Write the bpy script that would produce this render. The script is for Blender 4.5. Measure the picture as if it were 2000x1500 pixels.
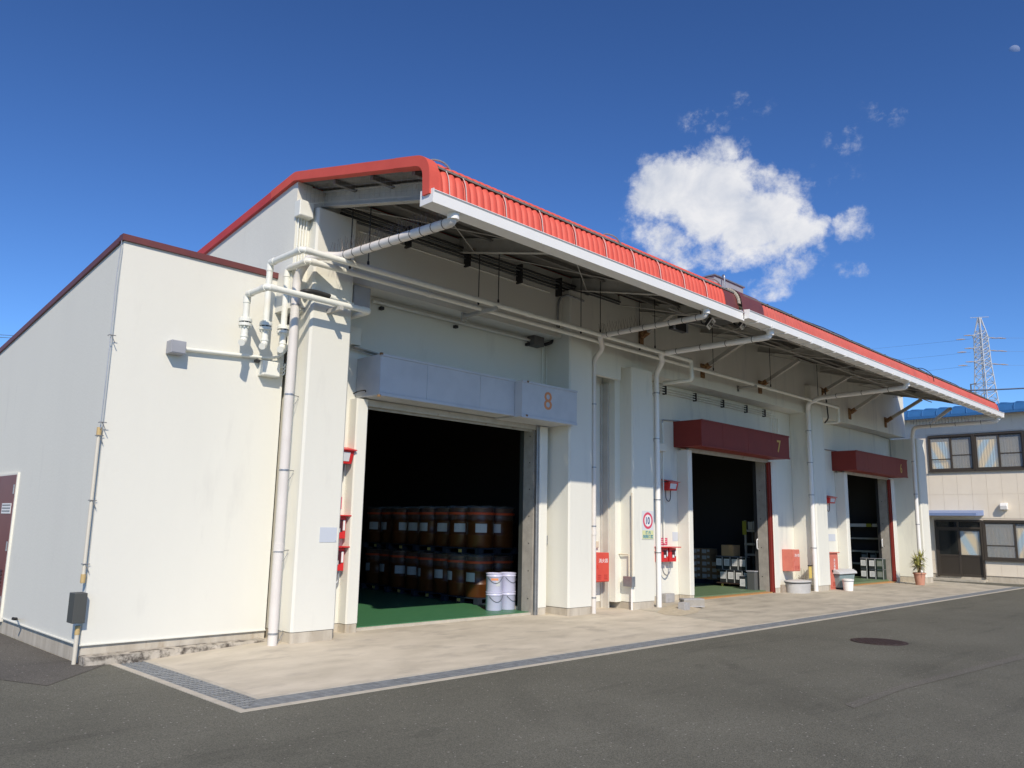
import bpy, bmesh, math, random
from mathutils import Vector, Matrix, Quaternion
random.seed(7)
for _o in list(bpy.data.objects):
    bpy.data.objects.remove(_o, do_unlink=True)
S = bpy.context.scene
COL = S.collection
PI = math.pi
rad = math.radians

# ------------------------------------------------------------------ camera
FPX, YAW, PITCH, ROLL, EYE = 1565.5, 0.786856, 0.174758, 0.0193660, 1.6
cY, sY, cP, sP, cR, sR = math.cos(YAW), math.sin(YAW), math.cos(PITCH), math.sin(PITCH), math.cos(ROLL), math.sin(ROLL)
FW = Vector((sY*cP, cY*cP, sP))
_r = Vector((cY, -sY, 0)); _u = _r.cross(FW)
RT = cR*_r + sR*_u
UP = -sR*_r + cR*_u
cam_data = bpy.data.cameras.new('camera')
cam = bpy.data.objects.new('camera', cam_data); COL.objects.link(cam)
cam_data.sensor_width = 36; cam_data.lens = FPX/2000*36
cam_data.clip_start = 0.05; cam_data.clip_end = 6000
cam.matrix_world = Matrix(((RT.x, UP.x, -FW.x, 0), (RT.y, UP.y, -FW.y, 0), (RT.z, UP.z, -FW.z, EYE), (0, 0, 0, 1)))
S.camera = cam

def ray(u, v):
    return RT*((u-1000)/FPX) + UP*((750-v)/FPX) + FW
def _on(u, v, ax, val):
    d = ray(u, v); c = Vector((0, 0, EYE)); t = (val-c[ax])/d[ax]; return c+d*t
def PX(u, v, x): return _on(u, v, 0, x)      # a pixel of the photograph on the plane x / y / z = const
def PY(u, v, y): return _on(u, v, 1, y)
def PZ(u, v, z): return _on(u, v, 2, z)

# ------------------------------------------------------------------ light, sky, exposure
SUN_TO = Vector((-0.645, -1.0, 0.965)).normalized()
SUN_EL = math.asin(SUN_TO.z)
SUN_AZ = math.atan2(SUN_TO.x, SUN_TO.y)
sun_data = bpy.data.lights.new('sun', 'SUN'); sun_data.energy = 4.1; sun_data.angle = rad(0.53); sun_data.color = (1.0, 0.895, 0.745)
sun = bpy.data.objects.new('sun', sun_data); COL.objects.link(sun)
sun.rotation_euler = SUN_TO.to_track_quat('Z', 'Y').to_euler(); sun.location = (-20, -30, 40)

W = bpy.data.worlds.new('World'); S.world = W; W.use_nodes = True
nt = W.node_tree; nt.nodes.clear()
def NN(t, kind, **kw):
    n = t.nodes.new(kind)
    for k, v in kw.items(): setattr(n, k, v)
    return n
out = NN(nt, 'ShaderNodeOutputWorld')
sky = NN(nt, 'ShaderNodeTexSky', sky_type='NISHITA', sun_disc=False, sun_elevation=SUN_EL, sun_rotation=SUN_AZ, altitude=100.0, air_density=1.0, dust_density=0.0, ozone_density=8.0)
bg = NN(nt, 'ShaderNodeBackground'); bg.inputs[1].default_value = 0.105
# deep polarised-looking blue: a mild contrast curve on the whole sky, the same in every direction
_a = NN(nt, 'ShaderNodeVectorMath', operation='MULTIPLY'); _a.inputs[1].default_value = (.105, .105, .105); nt.links.new(sky.outputs[0], _a.inputs[0])
_g = NN(nt, 'ShaderNodeGamma'); _g.inputs[1].default_value = 1.35; nt.links.new(_a.outputs[0], _g.inputs[0])
_m = NN(nt, 'ShaderNodeVectorMath', operation='MULTIPLY'); _m.inputs[1].default_value = (1.60/.105, 1.58/.105, 1.58/.105); nt.links.new(_g.outputs[0], _m.inputs[0])
nt.links.new(_m.outputs[0], bg.inputs[0])
# clouds: fBm blobs in direction space about one fixed compass direction of the sky
tc = NN(nt, 'ShaderNodeTexCoord')
cdir = ray(1420, 400).normalized()
e1 = Vector((0, 0, 1)).cross(cdir).normalized()*-1.0
e2 = e1.cross(cdir).normalized()
if e2.z < 0: e2 = -e2
def gno(u, v):
    d = ray(u, v); k = d.dot(cdir); return d.dot(e1)/k, d.dot(e2)/k
def vdot(vec):
    n = NN(nt, 'ShaderNodeVectorMath', operation='DOT_PRODUCT'); nt.links.new(tc.outputs['Generated'], n.inputs[0]); n.inputs[1].default_value = vec; return n.outputs['Value']
def mth(op, a, b=None, c=None, clamp=False):
    n = NN(nt, 'ShaderNodeMath', operation=op, use_clamp=clamp)
    for i, s in enumerate((a, b, c)):
        if s is None: continue
        if isinstance(s, (int, float)): n.inputs[i].default_value = s
        else: nt.links.new(s, n.inputs[i])
    return n.outputs[0]
k = mth('MAXIMUM', vdot(cdir), 0.05)
cu = mth('DIVIDE', vdot(e1), k); cv = mth('DIVIDE', vdot(e2), k)
cmb = NN(nt, 'ShaderNodeCombineXYZ'); nt.links.new(cu, cmb.inputs[0]); nt.links.new(cv, cmb.inputs[1])
def noise(scale, detail, rough, off=(0, 0, 0), dist=0.0):
    m = NN(nt, 'ShaderNodeMapping'); m.inputs['Location'].default_value = off; nt.links.new(cmb.outputs[0], m.inputs[0])
    n = NN(nt, 'ShaderNodeTexNoise'); n.inputs['Scale'].default_value = scale; n.inputs['Detail'].default_value = detail
    n.inputs['Roughness'].default_value = rough; n.inputs['Distortion'].default_value = dist; nt.links.new(m.outputs[0], n.inputs['Vector']); return n.outputs['Fac']
CL = [(1310, 372, 100, 82, 1.25), (1400, 388, 122, 90, 1.35), (1478, 428, 112, 76, 1.35), (1545, 455, 74, 52, 1.2), (1400, 310, 70, 50, .7), (1300, 465, 90, 58, .8),
      (1455, 485, 115, 55, .9), (1535, 520, 80, 50, .55), (1505, 560, 62, 36, .5), (1515, 368, 85, 60, .62), (1330, 505, 70, 35, .6), (1390, 236, 80, 34, .31), (1455, 195, 52, 32, .24), (1648, 268, 44, 40, .34), (1668, 446, 50, 44, .58),
      (1668, 530, 44, 20, .34), (1447, 292, 24, 42, .36), (1245, 400, 55, 90, .36), (1740, 215, 70, 44, .2), (1600, 345, 100, 44, .18)]
wx = mth('MULTIPLY', mth('SUBTRACT', noise(13, 6, .62, (3, 1, 0)), .5), .055); wy = mth('MULTIPLY', mth('SUBTRACT', noise(13, 6, .62, (7, 5, 0)), .5), .055)
pu = mth('ADD', cu, wx); pv = mth('ADD', cv, wy)
tot = None
for (u, v, ru, rv, amp) in CL:
    a, b = gno(u, v)
    dx = mth('DIVIDE', mth('SUBTRACT', pu, a), ru/FPX); dy = mth('DIVIDE', mth('SUBTRACT', pv, b), rv/FPX)
    q = mth('ADD', mth('MULTIPLY', dx, dx), mth('MULTIPLY', dy, dy))
    g = mth('MULTIPLY', mth('SUBTRACT', 1.0, q, clamp=True), amp)
    tot = g if tot is None else mth('MAXIMUM', tot, g)
nz = noise(23, 14, .66, (0, 0, 0), .12)
dens = mth('SUBTRACT', mth('ADD', tot, mth('MULTIPLY', mth('SUBTRACT', nz, .5), 2.3)), .16)
dens = mth('MULTIPLY', dens, mth('MULTIPLY', tot, 5.0, clamp=True))
mask = NN(nt, 'ShaderNodeMapRange', interpolation_type='SMOOTHSTEP'); mask.inputs[1].default_value = .0; mask.inputs[2].default_value = .85; mask.inputs[4].default_value = .97
nt.links.new(dens, mask.inputs[0])
front = mth('GREATER_THAN', vdot(cdir), 0.3)
mfac = mth('MULTIPLY', mask.outputs[0], front)
cr = NN(nt, 'ShaderNodeValToRGB'); cr.color_ramp.elements[0].position = .30; cr.color_ramp.elements[0].color = (.60, .64, .73, 1); cr.color_ramp.elements[1].position = .58; cr.color_ramp.elements[1].color = (.86, .86, .88, 1)
nt.links.new(noise(17, 7, .58, (2, 9, 0), .3), cr.inputs[0])
bgc = NN(nt, 'ShaderNodeBackground'); nt.links.new(cr.outputs[0], bgc.inputs[0]); bgc.inputs[1].default_value = 1.0
mix = NN(nt, 'ShaderNodeMixShader'); nt.links.new(mfac, mix.inputs[0]); nt.links.new(bg.outputs[0], mix.inputs[1]); nt.links.new(bgc.outputs[0], mix.inputs[2]); nt.links.new(mix.outputs[0], out.inputs[0])

vs = S.view_settings
vs.view_transform = 'Standard'; vs.look = 'None'; vs.gamma = 1.0; vs.use_curve_mapping = False; vs.exposure = 0.0

# ------------------------------------------------------------------ materials
MATS = {}
def mat(name, col, rough=.6, metal=0.0, col2=None, nscale=3.0, ndetail=5, stretch=(1, 1, 1), bump=0.0, bscale=40.0, lo=.35, hi=.65, spec=.5, col3=None, n3=1.0, lo3=.5, hi3=.7, alpha=1.0, emit=0.0, coat=0.0, world=True, trans=0.0):
    if name in MATS: return MATS[name]
    m = bpy.data.materials.new(name); m.use_nodes = True
    t = m.node_tree; b = t.nodes['Principled BSDF']
    b.inputs['Base Color'].default_value = (*col, 1); b.inputs['Roughness'].default_value = rough; b.inputs['Metallic'].default_value = metal
    b.inputs['Specular IOR Level'].default_value = spec; b.inputs['Alpha'].default_value = alpha; b.inputs['Coat Weight'].default_value = coat
    b.inputs['Transmission Weight'].default_value = trans
    if emit: b.inputs['Emission Color'].default_value = (*col, 1); b.inputs['Emission Strength'].default_value = emit
    if col2 is not None or bump or col3 is not None:
        if world:
            g = NN(t, 'ShaderNodeNewGeometry'); src = g.outputs['Position']
        else:
            g = NN(t, 'ShaderNodeTexCoord'); src = g.outputs['Object']
        def nz(scale, detail, st=(1, 1, 1)):
            mp = NN(t, 'ShaderNodeMapping'); mp.inputs['Scale'].default_value = st; t.links.new(src, mp.inputs[0])
            n = NN(t, 'ShaderNodeTexNoise'); n.inputs['Scale'].default_value = scale; n.inputs['Detail'].default_value = detail; n.inputs['Roughness'].default_value = .6
            t.links.new(mp.outputs[0], n.inputs['Vector']); return n.outputs['Fac']
        cur = None
        if col2 is not None:
            r = NN(t, 'ShaderNodeValToRGB'); e = r.color_ramp.elements
            e[0].position = lo; e[0].color = (*col, 1); e[1].position = hi; e[1].color = (*col2, 1)
            t.links.new(nz(nscale, ndetail, stretch), r.inputs[0]); cur = r.outputs[0]
        if col3 is not None:
            mr = NN(t, 'ShaderNodeMapRange'); mr.inputs[1].default_value = lo3; mr.inputs[2].default_value = hi3; t.links.new(nz(n3, 8, stretch), mr.inputs[0])
            mx = NN(t, 'ShaderNodeMix', data_type='RGBA'); t.links.new(mr.outputs[0], mx.inputs[0])
            if cur is not None: t.links.new(cur, mx.inputs[6])
            else: mx.inputs[6].default_value = (*col, 1)
            mx.inputs[7].default_value = (*col3, 1); cur = mx.outputs[2]
        if cur is not None: t.links.new(cur, b.inputs['Base Color'])
        if bump:
            bp = NN(t, 'ShaderNodeBump'); bp.inputs['Strength'].default_value = bump; bp.inputs['Distance'].default_value = .01
            t.links.new(nz(bscale, 4), bp.inputs['Height']); t.links.new(bp.outputs[0], b.inputs['Normal'])
    MATS[name] = m; return m

WALL = mat('wall_paint', (.765, .757, .678), .75, col2=(.738, .730, .655), nscale=1.1, stretch=(1, 1, .22), bump=.22, bscale=26, lo=.38, hi=.72, col3=(.62, .61, .555), n3=3.2, lo3=.60, hi3=1.0)
WALLB = mat('wall_paint_aged', (.785, .778, .69), .75, col2=(.74, .732, .65), nscale=1.4, stretch=(1, 1, .15), bump=.22, bscale=26, lo=.38, hi=.70, col3=(.52, .53, .50), n3=3.2, lo3=.55, hi3=.85)
PLINTH = mat('plinth_concrete', (.44, .39, .31), .9, col2=(.58, .53, .44), nscale=5, stretch=(1, 1, .25), bump=.4, bscale=30, col3=(.34, .25, .15), n3=7, lo3=.58, hi3=.78)
KERBOLD = mat('mossy_kerb', (.42, .38, .31), .95, col2=(.55, .50, .42), nscale=6, bump=.8, bscale=25, col3=(.10, .085, .07), n3=9, lo3=.45, hi3=.62)
SLAB1 = mat('apron_concrete', (.51, .455, .355), .9, col2=(.63, .565, .45), nscale=1.6, stretch=(.75, 1.5, 1), bump=.3, bscale=40, col3=(.36, .32, .26), n3=1.9, lo3=.54, hi3=.80)
SLAB2 = mat('apron_concrete_dull', (.415, .375, .295), .9, col2=(.53, .48, .385), nscale=1.3, stretch=(.7, 1.5, 1), bump=.3, bscale=40, col3=(.29, .26, .21), n3=1.7, lo3=.50, hi3=.78)
KERB = mat('kerb_concrete', (.46, .42, .34), .9, col2=(.56, .51, .42), nscale=6, bump=.4, bscale=40)
RED = mat('roof_red', (.68, .105, .07), .55, col2=(.63, .092, .062), nscale=3, lo=.4, hi=.7, spec=.35)
REDB = mat('roof_red_faded', (.64, .14, .105), .62, col2=(.57, .115, .09), nscale=2.5, lo=.4, hi=.7, col3=(.42, .14, .12), n3=5, lo3=.55, hi3=.85, spec=.3)
REDTRIM = mat('verge_red', (.56, .06, .05), .55, col2=(.50, .05, .045), nscale=3)
BROWN = mat('flashing_brown', (.17, .05, .045), .5, col2=(.14, .042, .04), nscale=4)
GUTTER = mat('gutter_white', (.88, .87, .84), .4, col2=(.85, .84, .81), nscale=3)
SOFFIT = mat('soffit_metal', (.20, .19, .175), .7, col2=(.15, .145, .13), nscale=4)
STEELW = mat('steel_painted', (.50, .49, .45), .6, col2=(.42, .41, .37), nscale=5, col3=(.25, .14, .06), n3=6, lo3=.62, hi3=.75)
RUST = mat('rusty_plate', (.36, .22, .10), .9, col2=(.16, .07, .03), nscale=18, lo=.4, hi=.6, bump=.5, bscale=60)
PIPEW = mat('pipe_white', (.84, .845, .77), .4, col2=(.79, .795, .72), nscale=6)
DRAINP = mat('drainpipe_vinyl', (.76, .72, .67), .45, col2=(.71, .67, .62), nscale=3)
CREAMC = mat('conduit_pale', (.66, .62, .52), .5)
CREAMP = mat('conduit_cream', (.66, .60, .47), .5)
BAND = mat('band_dark', (.09, .085, .08), .6)
GALV = mat('galvanised_steel', (.42, .43, .44), .42, .7, col2=(.34, .35, .37), nscale=14)
GRATEM = mat('grate_steel', (.30, .315, .32), .55, .2, col2=(.21, .22, .225), nscale=9)
GREY = mat('box_grey', (.36, .37, .40), .55, col2=(.32, .33, .36), nscale=5)
SHUT8 = mat('shutter_grey', (.56, .575, .60), .45, col2=(.51, .525, .55), nscale=3, lo=.4, hi=.68, col3=(.38, .27, .20), n3=9, lo3=.70, hi3=.85)
SHUTM = mat('shutter_maroon', (.235, .026, .018), .62, col2=(.21, .023, .016), nscale=3)
FIRE = mat('fire_red', (.66, .025, .025), .35, col2=(.60, .022, .022), nscale=5)
CABRED = mat('cabinet_red', (.68, .085, .055), .4, col2=(.64, .075, .05), nscale=5)
CABFADE = mat('cabinet_red_faded', (.66, .20, .14), .5, col2=(.60, .165, .12), nscale=5)
CONC = mat('bare_concrete', (.40, .375, .33), .9, col2=(.32, .30, .265), nscale=6, bump=.5, bscale=35)
GREENF = mat('floor_green', (.055, .19, .085), .42, col2=(.07, .22, .10), nscale=5, stretch=(1, 3, 1), spec=.5)
GREENF2 = mat('floor_green_worn', (.12, .20, .105), .5, col2=(.15, .22, .12), nscale=5, stretch=(1, 3, 1))
ORANGEL = mat('line_orange', (.55, .26, .075), .8, col2=(.42, .25, .12), nscale=12)
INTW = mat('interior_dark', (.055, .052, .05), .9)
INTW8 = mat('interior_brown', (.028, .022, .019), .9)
BLACK = mat('rubber_black', (.025, .025, .026), .6)
DKGREY = mat('paint_charcoal', (.10, .105, .105), .5)
WHITE = mat('print_white', (.80, .80, .80), .5)
DKBRZ = mat('bronze_aluminium', (.085, .072, .06), .4, .3)
CREAMW = mat('siding_cream', (.89, .80, .655), .75, col2=(.86, .77, .63), nscale=2, bump=.12, bscale=60)
CREAMD = mat('siding_joint', (.74, .65, .53), .9)
BLUE = mat('roof_blue', (.035, .145, .35), .5, col2=(.03, .13, .31), nscale=4)
BLUEC = mat('canopy_blue', (.20, .28, .50), .45)
NUM8 = mat('numeral_orange', (.72, .28, .11), .6)
NUMY = mat('numeral_gold', (.60, .40, .10), .6)
NAVY = mat('print_navy', (.03, .08, .22), .6)
TEAL = mat('print_teal', (.06, .26, .36), .6)
RING = mat('print_crimson', (.66, .07, .13), .6)
SIGNY = mat('print_pale_yellow', (.66, .68, .36), .6)
SIGNG = mat('sign_pale_grey', (.66, .68, .70), .5)
SIGNB = mat('plate_blue_grey', (.56, .60, .66), .5)
PINKT = mat('print_pink', (.80, .55, .55), .6)
DRUM = mat('drum_brown', (.105, .034, .008), .38, col2=(.085, .027, .006), nscale=4, world=False)
DRUM2 = mat('drum_rib', (.18, .07, .018), .35)
STRAP = mat('strap_orange', (.60, .08, .02), .6)
PALLET = mat('pallet_blue', (.018, .026, .042), .6)
STRAPW = mat('strap_pale', (.62, .50, .47), .5)
PAILM = mat('pail_lilac', (.60, .60, .76), .38, col2=(.57, .57, .73), nscale=5)
CARD = mat('cardboard', (.30, .20, .11), .85)
PAPER = mat('label_paper', (.52, .54, .54), .7)
TERRA = mat('terracotta', (.58, .29, .20), .8, col2=(.52, .25, .17), nscale=6)
LEAF = mat('leaf_yellow_green', (.24, .26, .06), .5, col2=(.48, .44, .14), nscale=9)
LEAF2 = mat('leaf_dry', (.34, .27, .13), .7, col2=(.18, .17, .07), nscale=9)
STEM = mat('stem_brown', (.16, .11, .06), .9)
TWIG = mat('twig_grey', (.22, .19, .14), .9)
BINB = mat('bin_grey_green', (.26, .34, .34), .5, col2=(.23, .31, .31), nscale=5)
BINL = mat('bin_lid', (.58, .58, .57), .5)
BLOCK = mat('block_concrete', (.44, .43, .42), .95, bump=.5, bscale=60, col2=(.36, .35, .34), nscale=12)
SAND = mat('sand', (.52, .45, .33), 1.0, col2=(.42, .36, .26), nscale=10, bump=.8, bscale=30)
IRON = mat('cast_iron', (.075, .048, .042), .6, .3, col2=(.06, .04, .035), nscale=12, bump=.6, bscale=50)
PYL = mat('pylon_steel', (.62, .64, .66), .5, .2)
INSUL = mat('insulator_brown', (.35, .30, .27), .5)
MESHNET = mat('netting', (.30, .30, .28), .8)
DOORM = mat('door_maroon', (.20, .055, .05), .45, col2=(.18, .048, .045), nscale=3)
FILMM = mat('film_clear', (.35, .35, .36), .20, alpha=.13, spec=.7, world=False)
TAGY = mat('tag_yellow', (.62, .48, .14), .6)
YEL = mat('board_yellow', (.38, .38, .05), .7)
RACK = mat('rack_steel', (.26, .25, .21), .6, col2=(.20, .19, .16), nscale=5)
STRIP = mat('strip_painted', (.58, .555, .50), .6, col2=(.50, .48, .43), nscale=3)
LIGHTP = mat('lamp_glass', (.55, .60, .55), .25)

def _st(u, v, ra, rb, hd, tone):
    p = PZ(u, v, -.1); return (p.x, p.y, ra, rb, hd, tone)
STAINS = [_st(1368, 1301, .30, .10, .6, .72), _st(1432, 1302, .34, .09, .5, .70), _st(835, 1431, .34, .12, .3, .70), _st(640, 1405, .9, .5, .4, .86), _st(1180, 1395, 1.1, .4, .8, .84), _st(1030, 1375, 1.4, .22, .95, .86),
          _st(1500, 1330, 2.4, .20, .9, .86), _st(1500, 1350, 2.4, .16, .9, .88), _st(1250, 1440, .5, .25, .2, .82), _st(430, 1450, .6, .3, .5, .84), _st(1640, 1480, .5, .3, .9, .84), _st(1850, 1330, 2.2, .5, .7, .88), _st(560, 1478, .25, .15, 0, .72), _st(1557, 1316, .12, .05, .6, 1.35), _st(120, 1420, .8, .35, .3, .88)]
# asphalt: fine aggregate specks, worn tracks, darker seams
def asphalt(name, base, dark):
    m = bpy.data.materials.new(name); m.use_nodes = True; t = m.node_tree; b = t.nodes['Principled BSDF']
    g = NN(t, 'ShaderNodeNewGeometry')
    def nz(scale, detail, st=(1, 1, 1), rough=.6):
        mp = NN(t, 'ShaderNodeMapping'); mp.inputs['Scale'].default_value = st; t.links.new(g.outputs['Position'], mp.inputs[0])
        n = NN(t, 'ShaderNodeTexNoise'); n.inputs['Scale'].default_value = scale; n.inputs['Detail'].default_value = detail; n.inputs['Roughness'].default_value = rough; t.links.new(mp.outputs[0], n.inputs['Vector']); return n.outputs['Fac']
    r = NN(t, 'ShaderNodeValToRGB'); e = r.color_ramp.elements; e[0].position = .32; e[0].color = (*dark, 1); e[1].position = .68; e[1].color = (*base, 1); t.links.new(nz(.35, 6), r.inputs[0])
    v = NN(t, 'ShaderNodeTexVoronoi', feature='F1'); v.inputs['Scale'].default_value = 140; t.links.new(g.outputs['Position'], v.inputs['Vector'])
    bw = NN(t, 'ShaderNodeSeparateColor'); t.links.new(v.outputs['Color'], bw.inputs[0])
    mr = NN(t, 'ShaderNodeMapRange'); mr.inputs[3].default_value = .62; mr.inputs[4].default_value = 1.38; t.links.new(bw.outputs[0], mr.inputs[0])
    mx = NN(t, 'ShaderNodeMix', data_type='RGBA', blend_type='MULTIPLY'); mx.inputs[0].default_value = 1.0; t.links.new(r.outputs[0], mx.inputs[6]); t.links.new(mr.outputs[0], mx.inputs[7])
    v2 = NN(t, 'ShaderNodeTexVoronoi', feature='F1'); v2.inputs['Scale'].default_value = 32; t.links.new(g.outputs['Position'], v2.inputs['Vector'])
    s2 = NN(t, 'ShaderNodeSeparateColor'); t.links.new(v2.outputs['Color'], s2.inputs[0])
    gt = NN(t, 'ShaderNodeMath', operation='GREATER_THAN'); gt.inputs[1].default_value = .95; t.links.new(s2.outputs[1], gt.inputs[0])
    lt = NN(t, 'ShaderNodeMath', operation='LESS_THAN'); lt.inputs[1].default_value = .26; t.links.new(v2.outputs['Distance'], lt.inputs[0])
    ml = NN(t, 'ShaderNodeMath', operation='MULTIPLY'); t.links.new(gt.outputs[0], ml.inputs[0]); t.links.new(lt.outputs[0], ml.inputs[1])
    m2 = NN(t, 'ShaderNodeMix', data_type='RGBA'); t.links.new(ml.outputs[0], m2.inputs[0]); t.links.new(mx.outputs[2], m2.inputs[6]); m2.inputs[7].default_value = (.36, .34, .30, 1)
    # broad drag marks
    r3 = NN(t, 'ShaderNodeMapRange'); r3.inputs[1].default_value = .56; r3.inputs[2].default_value = .72; r3.inputs[3].default_value = 1.0; r3.inputs[4].default_value = .74; t.links.new(nz(.9, 5, (.35, 2.2, 1)), r3.inputs[0])
    m3 = NN(t, 'ShaderNodeMix', data_type='RGBA', blend_type='MULTIPLY'); m3.inputs[0].default_value = 1.0; t.links.new(m2.outputs[2], m3.inputs[6]); t.links.new(r3.outputs[0], m3.inputs[7])
    last = m3.outputs[2]
    # oil spots and worn places, each where it lies in the yard: (x, y, long radius, short radius, heading, tone)
    wob = nz(5.0, 6); wv = NN(t, 'ShaderNodeVectorMath', operation='SCALE'); wv.inputs[3].default_value = .5
    cw = NN(t, 'ShaderNodeCombineXYZ'); sw = NN(t, 'ShaderNodeMath', operation='SUBTRACT'); t.links.new(wob, sw.inputs[0]); sw.inputs[1].default_value = .5; t.links.new(sw.outputs[0], cw.inputs[0]); t.links.new(sw.outputs[0], cw.inputs[1]); t.links.new(cw.outputs[0], wv.inputs[0])
    pa_ = NN(t, 'ShaderNodeVectorMath', operation='ADD'); t.links.new(g.outputs['Position'], pa_.inputs[0]); t.links.new(wv.outputs[0], pa_.inputs[1])
    for (sx, sy, ra, rb, hd, tone) in STAINS:
        mp = NN(t, 'ShaderNodeMapping', vector_type='TEXTURE'); mp.inputs['Location'].default_value = (sx, sy, -.1); mp.inputs['Rotation'].default_value = (0, 0, hd); mp.inputs['Scale'].default_value = (ra, rb, 1); t.links.new(pa_.outputs[0], mp.inputs[0])
        ln = NN(t, 'ShaderNodeVectorMath', operation='LENGTH'); t.links.new(mp.outputs[0], ln.inputs[0])
        mr_ = NN(t, 'ShaderNodeMapRange', interpolation_type='SMOOTHSTEP'); mr_.inputs[1].default_value = .45; mr_.inputs[2].default_value = 1.0; mr_.inputs[3].default_value = 1-(1-tone)*.5; mr_.inputs[4].default_value = 1.0; t.links.new(ln.outputs['Value'], mr_.inputs[0])
        mm = NN(t, 'ShaderNodeMix', data_type='RGBA', blend_type='MULTIPLY'); mm.inputs[0].default_value = 1.0; t.links.new(last, mm.inputs[6]); t.links.new(mr_.outputs[0], mm.inputs[7]); last = mm.outputs[2]
    t.links.new(last, b.inputs['Base Color']); b.inputs['Roughness'].default_value = .88; b.inputs['Specular IOR Level'].default_value = .3
    bp = NN(t, 'ShaderNodeBump'); bp.inputs['Strength'].default_value = .55; bp.inputs['Distance'].default_value = .006; t.links.new(v.outputs['Distance'], bp.inputs['Height']); t.links.new(bp.outputs[0], b.inputs['Normal'])
    MATS[name] = m; return m
ASPH = asphalt('asphalt', (.160, .156, .124), (.118, .115, .090))
ASPH2 = asphalt('asphalt_newer', (.138, .128, .110), (.110, .102, .088))
ASPH3 = asphalt('asphalt_trench', (.165, .156, .130), (.135, .128, .108))

# curtain with broad blue and sand coloured bands
def curtain(name, ang):
    m = bpy.data.materials.new(name); m.use_nodes = True; t = m.node_tree; b = t.nodes['Principled BSDF']
    g = NN(t, 'ShaderNodeNewGeometry'); mp = NN(t, 'ShaderNodeMapping'); mp.inputs['Rotation'].default_value = (ang, 0, 0); t.links.new(g.outputs['Position'], mp.inputs[0])
    w = NN(t, 'ShaderNodeTexWave', wave_type='BANDS', bands_direction='Y'); w.inputs['Scale'].default_value = .62; w.inputs['Distortion'].default_value = 3.0; w.inputs['Detail'].default_value = 2; w.inputs['Detail Scale'].default_value = .7; t.links.new(mp.outputs[0], w.inputs[0])
    r = NN(t, 'ShaderNodeValToRGB'); e = r.color_ramp.elements; e[0].position = .25; e[0].color = (.74, .58, .32, 1); e[1].position = .8; e[1].color = (.30, .50, .64, 1)
    t.links.new(w.outputs[0], r.inputs[0]); t.links.new(r.outputs[0], b.inputs['Base Color']); b.inputs['Roughness'].default_value = .8
    MATS[name] = m; return m
CURT = curtain('curtain_banded', .45); CURT2 = curtain('curtain_banded_b', -.5)
GLASS = bpy.data.materials.new('window_glass'); GLASS.use_nodes = True
_b = GLASS.node_tree.nodes['Principled BSDF']; _b.inputs['Base Color'].default_value = (.9, .93, .92, 1); _b.inputs['Roughness'].default_value = .03; _b.inputs['Alpha'].default_value = .18; _b.inputs['Specular IOR Level'].default_value = .7
GLASSD = bpy.data.materials.new('window_glass_smoked'); GLASSD.use_nodes = True
_b = GLASSD.node_tree.nodes['Principled BSDF']; _b.inputs['Base Color'].default_value = (.03, .035, .035, 1); _b.inputs['Roughness'].default_value = .05; _b.inputs['Alpha'].default_value = .62; _b.inputs['Specular IOR Level'].default_value = .6

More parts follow.
